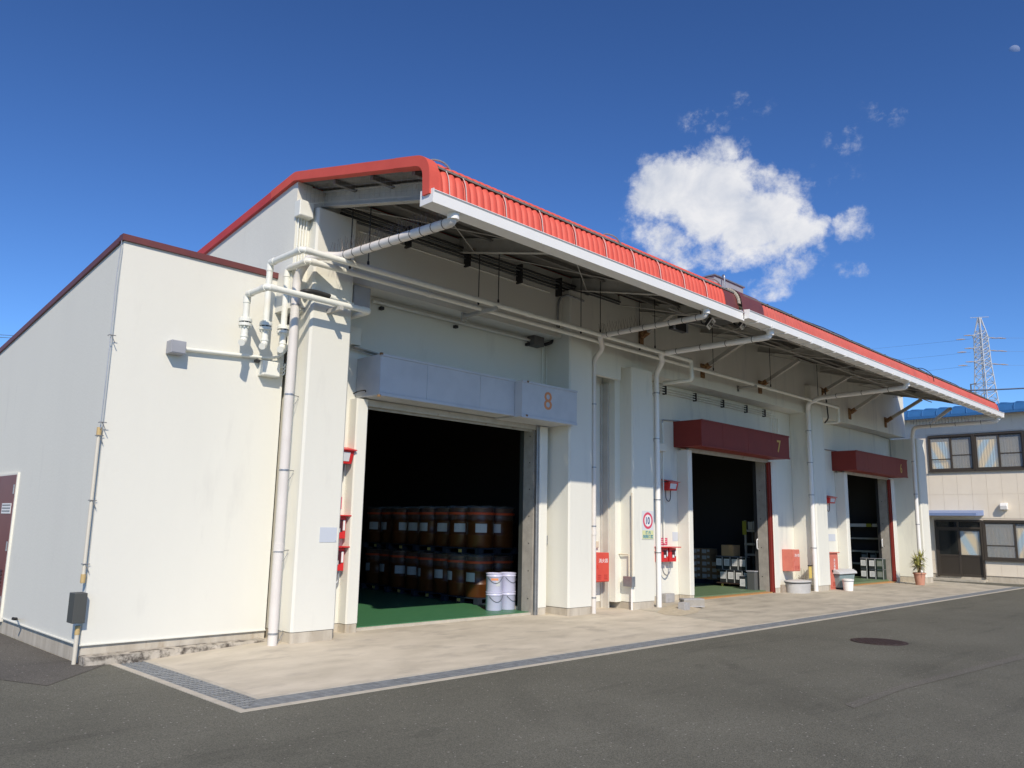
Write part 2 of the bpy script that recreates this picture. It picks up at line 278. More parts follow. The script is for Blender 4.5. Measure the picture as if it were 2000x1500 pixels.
# ------------------------------------------------------------------ building blocks
def root_loc(o):
    while o.parent: o = o.parent
    return o.location
def V(*a): return Vector(a)
class MB:
    def __init__(s): s.v = []; s.f = []; s.sm = []
    def face(s, idx, sm=False): s.f.append(idx); s.sm.append(sm)
    def add(s, vs, fs, sm=False):
        o = len(s.v); s.v += [Vector(p) for p in vs]
        for f in fs: s.face([o+i for i in f], sm)
        return s
    def box(s, x0, x1, y0, y1, z0, z1):
        if x0 > x1: x0, x1 = x1, x0
        if y0 > y1: y0, y1 = y1, y0
        if z0 > z1: z0, z1 = z1, z0
        return s.add([(x0, y0, z0), (x1, y0, z0), (x1, y1, z0), (x0, y1, z0), (x0, y0, z1), (x1, y0, z1), (x1, y1, z1), (x0, y1, z1)],
                     [(3, 2, 1, 0), (4, 5, 6, 7), (0, 1, 5, 4), (1, 2, 6, 5), (2, 3, 7, 6), (3, 0, 4, 7)])
    def obox(s, p0, p1, w, h, up=(0, 0, 1)):     # a bar from p0 to p1, w wide and h deep
        p0, p1 = Vector(p0), Vector(p1); d = (p1-p0).normalized(); up = Vector(up)
        a = d.cross(up)
        if a.length < 1e-5: a = d.cross(Vector((0, 1, 0)))
        a.normalize(); b = a.cross(d).normalized(); a = a*w/2; b = b*h/2
        vs = [p0-a-b, p0+a-b, p0+a+b, p0-a+b, p1-a-b, p1+a-b, p1+a+b, p1-a+b]
        return s.add(vs, [(0, 1, 2, 3), (7, 6, 5, 4), (0, 4, 5, 1), (1, 5, 6, 2), (2, 6, 7, 3), (3, 7, 4, 0)])
    def quad(s, a, b, c, d): return s.add([a, b, c, d], [(0, 1, 2, 3)])
    def prism(s, poly, ax, a0, a1, sm=False):     # poly: 2-D outline on the two other axes (ax 0: y,z / 1: x,z / 2: x,y)
        def p3(p, a): return {0: (a, p[0], p[1]), 1: (p[0], a, p[1]), 2: (p[0], p[1], a)}[ax]
        n = len(poly); vs = [p3(p, a0) for p in poly]+[p3(p, a1) for p in poly]; o = len(s.v); s.v += [Vector(q) for q in vs]
        s.face([o+i for i in range(n)][::-1]); s.face([o+n+i for i in range(n)])
        for i in range(n): s.face([o+i, o+(i+1) % n, o+n+(i+1) % n, o+n+i], sm)
        return s
    def tube(s, pts, r, n=10, cap=True):
        pts = [Vector(p) for p in pts]; o = len(s.v); prev = None; rs = r if isinstance(r, (list, tuple)) else [r]*len(pts)
        for i, p in enumerate(pts):
            d = (pts[min(i+1, len(pts)-1)]-pts[max(i-1, 0)])
            if d.length < 1e-9: d = Vector((0, 0, 1))
            d.normalize()
            if prev is None:
                a = d.cross(Vector((0, 0, 1)))
                if a.length < 1e-3: a = d.cross(Vector((1, 0, 0)))
            else:
                a = prev - d*prev.dot(d)
            a.normalize(); b = d.cross(a); prev = a
            for k in range(n):
                t = 2*PI*k/n; s.v.append(p+(a*math.cos(t)+b*math.sin(t))*rs[i])
        for i in range(len(pts)-1):
            for k in range(n):
                s.face([o+i*n+k, o+i*n+(k+1) % n, o+(i+1)*n+(k+1) % n, o+(i+1)*n+k], True)
        if cap:
            s.face([o+k for k in range(n)][::-1]); s.face([o+(len(pts)-1)*n+k for k in range(n)])
        return s
    def lathe(s, prof, c=(0, 0, 0), n=20):        # prof: (radius, z)
        o = len(s.v); c = Vector(c)
        for (r, z) in prof:
            for k in range(n):
                t = 2*PI*k/n; s.v.append(c+Vector((r*math.cos(t), r*math.sin(t), z)))
        for i in range(len(prof)-1):
            for k in range(n):
                s.face([o+i*n+k, o+i*n+(k+1) % n, o+(i+1)*n+(k+1) % n, o+(i+1)*n+k], True)
        if prof[0][0] > 1e-4: s.face([o+k for k in range(n)][::-1])
        if prof[-1][0] > 1e-4: s.face([o+(len(prof)-1)*n+k for k in range(n)])
        return s
    def mesh(s, name, m, off=Vector((0, 0, 0)), bev=0.0):
        me = bpy.data.meshes.new(name); me.from_pydata([p-off for p in s.v], [], s.f)
        me.polygons.foreach_set('use_smooth', s.sm)
        if m: me.materials.append(m)
        bm = bmesh.new(); bm.from_mesh(me)
        if bev:
            es = [e for e in bm.edges if len(e.link_faces) == 2 and e.calc_face_angle(0) > .6]
            bmesh.ops.bevel(bm, geom=es, offset=bev, segments=2, profile=.6, affect='EDGES')
        bmesh.ops.recalc_face_normals(bm, faces=bm.faces); bm.to_mesh(me); bm.free(); me.update()
        if any(s.sm): me.set_sharp_from_angle(angle=rad(50))
        return me
    def build(s, name, m, parent=None, bev=0.0, **kw):
        off = Vector(root_loc(parent)) if parent else kw.pop('loc', Vector((0, 0, 0)))
        o = bpy.data.objects.new(name, s.mesh(name, m, Vector(off), bev)); COL.objects.link(o)
        if parent: o.parent = parent
        else: o.location = off
        for k, v in kw.items():
            if v is not None: o[k] = v
        return o
def tag(o, label, cat, group=None, kind=None):
    if label: o['label'] = label
    if cat: o['category'] = cat
    if group: o['group'] = group
    if kind: o['kind'] = kind
    return o
def thing(name, label, cat, loc=(0, 0, 0), group=None):
    o = bpy.data.objects.new(name, None); COL.objects.link(o); o.location = Vector(loc); o.empty_display_size = .2
    return tag(o, label, cat, group)
def struct(o): o['kind'] = 'structure'; return o
def dup(root, loc, rz=0.0, label=None):
    r = root.copy(); COL.objects.link(r); r.location = Vector(loc); r.rotation_euler = (0, 0, rz)
    if label: r['label'] = label
    def rec(a, b):
        for ch in a.children:
            c = ch.copy(); COL.objects.link(c); c.parent = b; rec(ch, c)
    rec(root, r); return r
def fillet(pts, r, n=5):
    pts = [Vector(p) for p in pts]; out = [pts[0]]
    for i in range(1, len(pts)-1):
        a, b, c = pts[i-1], pts[i], pts[i+1]; d0 = (a-b); d1 = (c-b)
        if d0.length < 1e-6 or d1.length < 1e-6: continue
        rr = min(r, d0.length*.48, d1.length*.48); p0 = b+d0.normalized()*rr; p1 = b+d1.normalized()*rr
        for k in range(n+1):
            t = k/n; out.append(p0*(1-t)**2+b*2*t*(1-t)+p1*t*t)
    out.append(pts[-1]); return out
def text(name, body, size, center, axes, m, parent, ext=.003, sx=1.0, bold=0.0):
    # axes: (right vector, up vector); the text is centred on center
    cu_ = bpy.data.curves.new(name, 'FONT'); cu_.body = body; cu_.size = size; cu_.align_x = 'CENTER'; cu_.align_y = 'CENTER'; cu_.extrude = ext; cu_.resolution_u = 3; cu_.offset = bold
    tmp = bpy.data.objects.new('tmp_text', cu_); COL.objects.link(tmp)
    dg = bpy.context.evaluated_depsgraph_get(); me = bpy.data.meshes.new_from_object(tmp.evaluated_get(dg)); bpy.data.objects.remove(tmp, do_unlink=True)
    rv, uv = Vector(axes[0]).normalized(), Vector(axes[1]).normalized(); nv = rv.cross(uv)
    xs = [v.co for v in me.vertices]
    if xs:
        c = Vector(((min(p.x for p in xs)+max(p.x for p in xs))/2, (min(p.y for p in xs)+max(p.y for p in xs))/2, 0))
        off = Vector(root_loc(parent)) if parent else Vector()
        for v in me.vertices:
            p = v.co-c; v.co = Vector(center)+rv*p.x*sx+uv*p.y+nv*p.z-off
    me.materials.clear(); me.materials.append(m); me.name = name
    o = bpy.data.objects.new(name, me); COL.objects.link(o)
    if parent: o.parent = parent
    return o
FR = ((1, 0, 0), (0, 0, 1))      # lettering on a wall that faces the yard
# ------------------------------------------------------------------ ground, drain, apron
ZG = -0.10
b = MB()
for (x0, x1, y0, y1) in ((-900, 900, -900, 7.05), (-900, 3.70, 7.05, 10.36), (-900, 3.43, 10.36, 900), (31.5, 900, 7.05, 900), (3.43, 31.5, 30, 900)):
    b.quad((x0, y0, ZG), (x1, y0, ZG), (x1, y1, ZG), (x0, y1, ZG))
struct(b.build('ground', ASPH))
def patch(name, pts, m, z):
    bb = MB(); n = len(pts); bb.add([(p[0], p[1], z) for p in pts], [tuple(range(n))]); return struct(bb.build(name, m))
c1 = [PZ(u, v, ZG) for u, v in ((-60, 1243), (0, 1239), (143, 1293), (205, 1299), (92, 1340), (-60, 1320))]
patch('asphalt_patch', [p.xy for p in c1], ASPH2, ZG+.004)
c2 = [PZ(u, v, ZG) for u, v in ((1650, 1376), (1760, 1338), (2060, 1262), (2060, 1272), (1764, 1347), (1668, 1384))]
patch('asphalt_seam', [p.xy for p in c2], ASPH3, ZG+.004)
c3 = [PZ(u, v, ZG) for u, v in ((1830, 1141.5), (2060, 1149), (2060, 1151.5), (1995, 1148.5), (1900, 1145))]

YO, YG0, YG1, YI = 7.05, 7.13, 7.46, 7.52          # drain along the front: outer kerb, grate, inner kerb
XO, XG0, XG1, XI = 3.70, 3.78, 4.08, 4.14          # drain along the left end
drain = thing('drain', 'steel grating drain in a concrete kerb between apron and asphalt', 'drain', (3.7, 7.05, ZG))
b = MB(); zt = ZG+.006
b.prism([(XO, YO), (31.4, YO), (31.4, YG0), (XG0, YG0), (XG0, 10.30), (XO, 10.30)], 2, -.4, zt); b.build('kerb', KERB, drain)
b = MB(); b.prism([(XG1, YG1), (31.4, YG1), (31.4, YI), (XI, YI), (XI, 10.28), (XG1, 10.28)], 2, -.4, zt); b.build('inner_kerb', KERB, drain)
b = MB(); b.box(XG0, 31.4, YG0, YG1, -.42, -.34); b.box(XG0, XG1, YG1, 10.3, -.42, -.34); b.build('trough', mat('trough_dark', (.05, .045, .04), 1.0), drain)
def grate_x(x0, x1, mitre=False):
    g = MB(); zt = ZG+.002; zb = zt-.035
    def xl(y): return XG0+(y-YG0)*(XG1-XG0)/(YG1-YG0)+.01 if mitre else x0
    ny = 9
    for i in range(ny+1):
        y = YG0+.008+(YG1-YG0-.016)*i/ny; w = .009 if i in (0, ny) else .005
        g.box(xl(y), x1, y-w, y+w, zb, zt)
    x = (XG0 if mitre else x0)+.006
    while x < x1:
        ys = YG0+.004; ye = YG1-.004
        if mitre and x < XG1: ye = YG0+(x-XG0)*(YG1-YG0)/(XG1-XG0)
        if ye-ys > .02: g.box(x-.014, x+.014, ys, ye, zb+.004, zt-.003)
        x += .10
    return g
def grate_y(y0, y1, mitre=False):
    g = MB(); zt = ZG+.003; zb = zt-.035
    def yl(x): return YG0+(x-XG0)*(YG1-YG0)/(XG1-XG0)+.012 if mitre else y0
    n = 6
    for i in range(n+1):
        x = XG0+.008+(XG1-XG0-.016)*i/n; w = .009 if i in (0, n) else .005
        g.box(x-w, x+w, yl(x), y1, zb, zt)
    y = (YG0 if mitre else y0)+.006
    while y < y1:
        xe = XG1-.004; xs = XG0+.004
        if mitre and y < YG1: xe = XG0+(y-YG0)*(XG1-XG0)/(YG1-YG0)
        if xe-xs > .02: g.box(xs, xe, y-.022, y+.022, zb+.004, zt+.001)
        y += .10
    return g
grate_x(XG0, 4.75, True).build('grate', GRATEM, drain)
gp = None; x = 4.76
while x < 31.3:
    if gp is None: gp = grate_x(x, x+.985).build('grate', GRATEM, drain); gx0 = x
    else:
        o = gp.copy(); COL.objects.link(o); o.parent = drain; o.location.x = x-gx0
    x += 1.0
grate_y(YG0, 7.85, True).build('grate', GRATEM, drain)
for i in range(3): grate_y(7.86+i*.81, 7.86+i*.81+.795).build('grate', GRATEM, drain)

def apron_z(x, y):
    a = min(1, max(0, (x-4.14)/1.6)); zw = -.094*(1-a)
    if x > 22: zw = -.045*min(1, (x-22)/8)
    t = min(1, max(0, (y-YI)/(10.25-YI))); return -.094+(zw+.094)*t
def slab(name, x0, x1, y0, y1, m, nx, ny):
    bb = MB(); o = [[None]*(ny+1) for _ in range(nx+1)]; vs = []; fs = []
    for i in range(nx+1):
        for j in range(ny+1):
            xx = x0+(x1-x0)*i/nx; yy = y0+(y1-y0)*j/ny; vs.append((xx, yy, apron_z(xx, yy)))
    for i in range(nx):
        for j in range(ny):
            a = i*(ny+1)+j; fs.append((a, a+ny+1, a+ny+2, a+1))
    bb.add(vs, fs)
    for (ax, bx, ay, by) in ((x0, x0, y0, y1), (x1, x1, y0, y1), (x0, x1, y0, y0)):
        bb.quad((ax, ay, apron_z(ax, ay)), (bx, by, apron_z(bx, by)), (bx, by, -.4), (ax, ay, -.4))
    return struct(bb.build(name, m))
slab('concrete_apron', XI+.003, 13.62, YI+.003, 10.62, SLAB1, 14, 6)
slab('concrete_apron', 13.635, 31.42, YI+.003, 10.75, SLAB2, 18, 6)

# ------------------------------------------------------------------ the two warehouses
def corrugated(path, x0, x1, pitch, amp, off=0.0, per=6, sharp=.75, phase=0.0):
    # path of (y, z) swept along x with half-round ribs standing out along the path normal
    n = max(2, int(round((x1-x0)/pitch*per))); P = [Vector((0, p[0], p[1])) for p in path]; N = []
    for i in range(len(P)):
        d = (P[min(i+1, len(P)-1)]-P[max(i-1, 0)]).normalized(); N.append(Vector((0, d.z, -d.y)))
    if N[0].z < 0: N = [-q for q in N]
    bb = MB(); vs = []; fs = []; m = len(P)
    for i in range(n+1):
        x = x0+(x1-x0)*i/n; h = amp*abs(math.sin(PI*((x-phase)/pitch)))**sharp+off
        for j in range(m):
            q = P[j]+N[j]*h; vs.append((x, q.y, q.z))
    for i in range(n):
        for j in range(m-1):
            a = i*m+j; fs.append((a, a+1, a+m+1, a+m))
    bb.add(vs, fs, True); return bb
def eave_path(yo, zdrop):
    return [(p.x, p.y) for p in fillet([(10.12, 6.60), (yo+.06, 5.86), (yo, zdrop)], .26, 9)]
YO1, YO2 = 6.99, 6.93
EP1 = eave_path(YO1, 5.38); EP2 = eave_path(YO2, 5.40)

def col_poly(x0, x1, y0, y1, c=.03): return [(x0+c, y0), (x1-c, y0), (x1, y0+c), (x1, y1), (x0, y1), (x0, y0+c)]
def column(par, x0, x1, yf, yb, ztop, m=WALL):
    bb = MB(); bb.prism(col_poly(x0, x1, yf, yb), 2, .135, ztop); c = bb.build('column', m, par)
    bb = MB(); bb.prism(col_poly(x0+.01, x1-.01, yf+.01, yb), 2, -.2, .128); bb.build('column_base', PLINTH, par)
    return c
def door_wall(bb, x0, x1, yf, yb, z0, z1, d0, d1, dz):
    bb.box(x0, d0, yf, yb, z0, z1); bb.box(d1, x1, yf, yb, z0, z1); bb.box(d0, d1, yf, yb, dz, z1)
def hbeam(bb, p0, p1, h=.22, w=.10, t=.012):
    p0, p1 = Vector(p0), Vector(p1); d = (p1-p0).normalized(); side = Vector((1, 0, 0)) if abs(d.x) < .7 else Vector((0, 1, 0)); n = d.cross(side).normalized()
    if n.z < 0: n = -n
    for s in (-1, 1): bb.obox(p0+n*s*(h/2-t/2), p1+n*s*(h/2-t/2), w, t, n)
    bb.obox(p0, p1, t, h-2*t, n)
def jamb(par, x0, x1, yf, yb, z1):
    bb = MB(); bb.prism(col_poly(x0, x1, yf, yb, .02), 2, .125, z1); bb.build('door_jamb', WALL, par)
    bb = MB(); bb.prism(col_poly(x0+.006, x1-.006, yf+.006, yb, .02), 2, -.1, .118); bb.build('jamb_base', PLINTH, par)
def interior(par, x0, x1, y0, y1, zc, mw, mf, xin0=None, xin1=None):
    bb = MB(); z0 = -.05
    bb.quad((x0, y0, z0), (x0, y1, z0), (x0, y1, zc), (x0, y0, zc)); bb.quad((x1, y0, z0), (x1, y1, z0), (x1, y1, zc), (x1, y0, zc))
    bb.quad((x0, y1, z0), (x1, y1, z0), (x1, y1, zc), (x0, y1, zc)); bb.quad((x0, y0, zc), (x1, y0, zc), (x1, y1, zc), (x0, y1, zc)); bb.build('interior_wall', mw, par)

# ---- near warehouse, door 8
near = thing('warehouse', 'white warehouse bay with a grey shutter housing numbered 8 over the nearest doorway', 'warehouse', (5.87, 9.9, 0), 'white warehouses under red roofs')
D8a, D8b, D8z = 7.19, 11.05, 3.50
XR = 13.28
b = MB(); door_wall(b, 5.90, XR, 10.52, 10.68, .12, 5.22, D8a, D8b+.06, D8z); b.box(5.84, XR, 10.10, 10.92, 5.223, 6.50); b.build('front_wall', WALL, near)
b = MB(); b.box(5.90, D8a, 10.53, 10.9, -.2, .113); b.box(D8b+.06, XR, 10.53, 10.9, -.2, .113); b.build('plinth', PLINTH, near)
b = MB(); b.prism([(10.925, 3.0), (26, 3.0), (26, 4.12), (10.925, 6.46)], 0, 5.60, 5.97); b.prism([(10.10, 4.6), (10.925, 4.6), (10.925, 6.44), (10.10, 6.52)], 0, 5.60, 5.838); b.box(5.82, XR, 26, 26.15, -.2, 4.1); b.build('side_wall', WALL, near)
column(near, 5.84, 6.53, 9.90, 10.515, 6.14)
column(near, 11.48, 12.17, 9.88, 10.515, 6.16)
jamb(near, 6.975, D8a, 10.31, 10.515, 3.49); jamb(near, 11.14, 11.36, 10.31, 10.515, 3.47)
b = MB(); b.box(12.19, 13.24, 10.0, 10.098, 4.63, 6.3); b.build('beam_end', WALLB, near)
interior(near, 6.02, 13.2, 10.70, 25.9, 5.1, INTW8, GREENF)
b = MB(); b.prism([(6.02, 10.71), (D8a-.01, 10.71), (D8a-.01, 10.47), (D8b+.05, 10.47), (D8b+.05, 10.71), (13.2, 10.71), (13.2, 25.9), (6.02, 25.9)], 2, -.2, .05); b.build('floor', GREENF, near)
b = MB(); b.box(D8a+.005, D8b, 10.42, 10.468, -.2, .038); b.build('door_sill', KERB, near)
# concrete reveal, shutter rails
b = MB(); b.box(D8b, D8b+.057, 10.40, 10.66, -.1, 3.48); b.build('reveal', CONC, near)
for i in range(7):
    t = MB(); zz = .28+i*.5; t.prism([(10.50+.012*math.cos(a*PI/4), zz+.012*math.sin(a*PI/4)) for a in range(8)], 0, D8b-.004, D8b+.01); t.build('form_hole', BLACK, near)
b = MB(); b.box(D8b+.01, D8b+.05, 10.33, 10.362, 0, 3.47); b.box(D8b+.06, D8b+.088, 10.325, 10.36, 0, 3.47); b.build('shutter_rail', GALV, near)
b = MB(); b.box(D8b-.012, D8b+.058, 10.663, 10.75, .04, 3.48); b.build('inner_rail', mat('rail_dark', (.05, .055, .05), .5), near)
b = MB(); b.box(D8a-.05, D8b+.05, 10.36, 10.40, 3.40, 3.50); b.box(D8a-.02, D8b+.05, 10.46, 10.50, 3.37, 3.49); b.build('shutter_slot', STEELW, near)

def shutter_box(par, x0, x1, yf, yb, z0, z1, m, cuts, name='shutter_housing'):
    bb = MB(); bb.box(x0, x1, yf+.012, yb, z0+.012, z1); hs = bb.build(name, m, par, bev=.006)
    xs = [x0]+cuts+[x1]
    for i in range(len(xs)-1):
        q = MB(); q.box(xs[i]+.003, xs[i+1]-.003, yf, yf+.011, z0+.05, z1-.035); q.build('panel', m, hs, bev=.002)
    q = MB(); q.box(x0-.004, x1+.004, yf-.014, yf+.011, z1-.033, z1+.004); q.box(x0-.004, x1+.004, yf-.008, yf+.011, z0, z0+.047); q.build('rim', m, hs)
    return hs
x8 = 7.07
hs = shutter_box(near, x8, 9.98, 9.88, 10.515, 3.505, 4.15, SHUT8, [PY(834.5, 740, 9.88).x, PY(938, 765, 9.88).x])
hs = shutter_box(near, 9.985, 11.475, 9.70, 10.515, 3.475, 4.13, SHUT8, [])
pc = PY(1071, 783, 9.69); text('numeral', '8', .47, (pc.x, 9.697, pc.z), FR, NUM8, hs, .004, 1.0)
b = MB()
for (u, v) in ((746, 690), (741, 772), (1009, 812), (1031, 745), (1029, 811)):
    p = PY(u, v, 9.87 if u < 1012 else 9.69); b.box(p.x-.02, p.x+.02, p.y-.01, p.y+.03, p.z-.02, p.z+.012)
b.build('rust_corner', RUST, near)
# roof of the near warehouse
X1a, X1b = 5.62, 12.28
cutx = [X1a]+[6.135+.69*i for i in range(9)]+[X1b]
up1 = EP1[:7]; lo1 = EP1[5:]
for i in range(len(cutx)-1):
    corrugated(up1, cutx[i]+.002, cutx[i+1]-.002, .115, .030, .030, 8, .7, 6.135).build('roof_panel', RED, near)
    corrugated(lo1, cutx[i]+.002, cutx[i+1]-.002, .115, .030, 0.0, 8, .7, 6.135).build('eave_panel', RED, near)
for x in [5.86]+cutx[1:-1]:
    s = MB(); pth = [(x, p[0]-.045, p[1]+.01) for p in EP1[6:]]; s.tube(pth, .0065, 5); s.build('strap', STRAPW, near)
b = MB(); b.quad((X1a, 10.12, 6.62), (12.9, 10.12, 6.62), (12.9, 26.3, 4.19), (X1a, 26.3, 4.19)); b.quad((X1a, 10.12, 6.58), (12.9, 10.12, 6.58), (12.9, 26.3, 4.15), (X1a, 26.3, 4.15)); b.build('rear_roof', RED, near)
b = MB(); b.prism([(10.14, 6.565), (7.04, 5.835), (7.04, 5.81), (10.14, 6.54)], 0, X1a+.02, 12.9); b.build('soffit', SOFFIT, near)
# verge: a thick bent red edge with lap joints
vp_ = [(26.3, 4.19)]+[(p.x, p.y) for p in fillet([(10.6, 6.56), (10.12, 6.63), (9.6, 6.503)], .06, 3)]+[(p.x, p.y) for p in fillet([(8.5, 6.237), (6.99, 5.87), (6.965, 5.40)], .24, 8)]
def verge(x0, x1, path, m, name, h=.13, par=near):
    bb = MB(); n = len(path); vs = []; fs = []
    for i in range(n):
        a = Vector(path[max(i-1, 0)]); c = Vector(path[min(i+1, n-1)]); d = (c-a).normalized(); nn = Vector((-d.y, d.x))
        if d.x < 0: nn = -nn
        if abs(d.x) < .3 and d.y < 0: nn = Vector((-1, 0))
        p = Vector(path[i]); o = p+nn*.03; q = p-nn*(h-.03); vs += [(x0, o.x, o.y), (x1, o.x, o.y), (x1, q.x, q.y), (x0, q.x, q.y)]
    for i in range(n-1):
        k0 = 4*i; k1 = k0+4
        for s in range(4): fs.append((k0+s, k0+(s+1) % 4, k1+(s+1) % 4, k1+s))
    fs.append((0, 1, 2, 3)); fs.append(tuple(4*(n-1)+s for s in (3, 2, 1, 0))); bb.add(vs, fs); return bb.build(name, m, par)
iA = min(range(len(vp_)), key=lambda i: abs(vp_[i][0]-10.12))
def cutpath(y0, y1):          # piece of the straight front verge between two y
    f = lambda y: 6.63+(5.87-6.63)*(10.12-y)/(10.12-6.99)
    return [(y0, f(y0)), (y1, f(y1))]
verge(5.56, 5.66, [(26.3, 4.19), (15.2, 5.865)], REDTRIM, 'verge_trim')
verge(5.55, 5.66, [(15.25, 5.86), (10.75, 6.535)], REDTRIM, 'verge_trim')
verge(5.545, 5.66, [(10.80, 6.53)]+vp_[2:6]+[(9.72, 6.533)], RED, 'verge_trim')
verge(5.54, 5.66, cutpath(9.75, 8.60), RED, 'verge_trim')
verge(5.535, 5.66, cutpath(8.62, 7.62), RED, 'verge_trim')
verge(5.53, 5.68, [(7.64, 6.03)]+[q for q in vp_ if q[0] < 7.6], RED, 'verge_trim')
# gutter
def gutter(par, x0, x1, yo, yi, z0, z1, m):
    prof = [(yo, z1), (yo-.012, z1-.012), (yo+.004, z1-.03), (yo+.012, z0), (yi, z0), (yi, z1-.01), (yi-.008, z1-.01), (yi-.008, z0+.01), (yo+.022, z0+.01), (yo+.016, z1)]
    bb = MB(); bb.prism(prof, 0, x0, x1)
    for xe in (x0, x1): bb.prism([(yo-.014, z1+.004), (yo+.0, z0-.004), (yi+.004, z0-.004), (yi+.004, z1+.03)], 0, xe-.006, xe+.006)
    return bb.build('gutter', m, par)
gutter(near, 5.56, 12.775, 6.90, 7.13, 5.295, 5.452, GUTTER)
b = MB()
for x in (6.05, 8.75, 11.75):
    b = MB(); hbeam(b, (x, 10.09, 6.37), (x, 7.17, 5.67), .24, .11); b.build('outrigger_beam', STEELW, near)
for y in (7.45, 8.35, 9.25):
    zz = 6.545-(10.14-y)*.2355-.045; q = MB(); q.box(5.68, 12.85, y-.03, y+.03, zz-.04, zz+.028); q.build('purlin', SOFFIT, near)
b = MB()
b = MB()
for (x0, x1) in ((6.05, 8.75), (8.75, 11.75)):
    b.tube([(x0, 9.7, 6.18), (x1, 7.5, 5.66)], .009, 5); b.tube([(x1, 9.7, 6.18), (x0, 7.5, 5.66)], .009, 5)
b.build('tie_rod', STEELW, near)
# bird net over the open gable end
b = MB()
for i in range(26):
    y = 7.25+i*.115; z1 = 6.55-(10.14-y)*.2355; z0 = z1-.33
    b.tube([(5.70, y, z0), (5.70, y, z1)], .0016, 3, False)
for k_ in range(5): b.tube([(5.70, 7.2, 5.50+k_*.075), (5.70, 10.1, 6.20+k_*.075)], .0016, 3, False)
b.build('bird_net', MESHNET, near)

# ---- far warehouse, doors 7 and 6
far = thing('warehouse', 'longer white warehouse with maroon shutter housings numbered 7 and 6', 'warehouse', (13.3, 9.9, 0), 'white warehouses under red roofs')
XE = 30.2
D7a, D7b, D7z = 16.31, 20.12, 3.42
D6a, D6b, D6z = 25.15, 28.72, 3.42
b = MB(); door_wall(b, 13.30, 22.3, 10.56, 10.70, .12, 4.93, D7a, D7b+.06, D7z+.05); door_wall(b, 22.303, XE, 10.56, 10.70, .12, 4.93, D6a, D6b+.06, D6z+.05)
b.box(13.30, XE-.3, 10.06, 10.95, 4.933, 6.48); b.build('front_wall', WALLB, far)
b = MB()
for (x0, x1) in ((13.3, D7a), (D7b+.06, D6a), (D6b+.06, XE)): b.box(x0, x1, 10.57, 10.93, -.2, .113)
b.build('plinth', PLINTH, far)
b = MB(); b.prism([(10.955, -.2), (26, -.2), (26, 4.12), (10.955, 6.44)], 0, XE-.2, XE); b.box(13.3, XE-.21, 26, 26.15, -.2, 4.1); b.build('side_wall', WALLB, far)
column(far, 13.47, 14.22, 9.88, 10.555, 4.93, WALLB)
b = MB(); b.box(13.29, 14.22, 10.2, 10.557, .125, 6.1); b.build('return_wall', WALLB, far)
column(far, 22.0, 22.74, 9.88, 10.555, 5.72, WALLB)
pa = PY(1793, 1120, 9.9); xl = PY(1809.5, 1130, 9.62).x; xr_ = PY(1824, 1131, 9.62).x
column(far, xl, xr_, 9.62, 10.6, 4.86, WALLB)
for (a, c) in ((16.13, D7a), (20.20, 20.48)): jamb(far, a, c, 10.25, 10.555, D7z)
for (a, c) in ((24.93, D6a), (28.80, 29.10)): jamb(far, a, c, 10.25, 10.555, D6z)
for (x0, x1, xa, xb, dz) in ((14.0, 22.2, D7a, D7b, D7z), (22.6, 29.9, D6a, D6b, D6z)):
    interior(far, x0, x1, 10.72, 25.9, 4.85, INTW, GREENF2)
    b = MB(); b.prism([(x0, 10.73), (xa-.01, 10.73), (xa-.01, 10.50), (xb+.05, 10.50), (xb+.05, 10.73), (x1, 10.73), (x1, 25.9), (x0, 25.9)], 2, -.2, .05); b.build('floor', GREENF2, far)
    b = MB(); b.box(xa+.004, xb+.4, 10.30, 10.498, -.2, .022 if xa < 20 else -.004); b.build('door_sill', ORANGEL, far)
    b = MB(); b.box(xb, xb+.057, 10.40, 10.67, -.1, dz); b.build('reveal', CONC, far)
    b = MB(); b.box(xb-.012, xb+.058, 10.673, 10.76, .04, dz); b.build('inner_rail', BLACK, far)
    b = MB()
    for i in range(4): b.prism([(10.58+.014*math.cos(a*PI/4), .4+i*.75+.014*math.sin(a*PI/4)) for a in range(8)], 0, xb-.003, xb+.01)
    b.build('form_hole', BLACK, far)
    b = MB(); b.box(xb+.0, xb+.06, 10.30, 10.365, 0, dz-.01); b.box(xb+.07, xb+.11, 10.27, 10.36, 0, dz-.01); b.build('shutter_rail', SHUTM, far)
    b = MB(); b.box(xa-.03, xb+.05, 10.32, 10.40, dz-.03, dz+.06); b.build('shutter_slot', STEELW, far)
p0 = PY(1369.3, 818, 9.8); p1 = PY(1540.5, 853, 9.8)
hs = shutter_box(far, p0.x, p1.x, 9.80, 10.555, 3.47, 4.09, SHUTM, [PY(u, 850, 9.8).x for u in (1412, 1461, 1507)])
pc = PY(1522, 872, 9.79); text('numeral', '7', .44, (pc.x, 9.797, pc.z), FR, NUMY, hs, .004, .95, .006)
p0 = PY(1671, 880, 9.8); p1 = PY(1771, 899, 9.8)
hs = shutter_box(far, p0.x, p1.x, 9.80, 10.555, 3.46, 4.07, SHUTM, [PY(u, 900, 9.8).x for u in (1695, 1723, 1751)])
pc = PY(1760.5, 915, 9.79); text('numeral', '6', .44, (pc.x, 9.797, pc.z), FR, NUMY, hs, .004, .85)
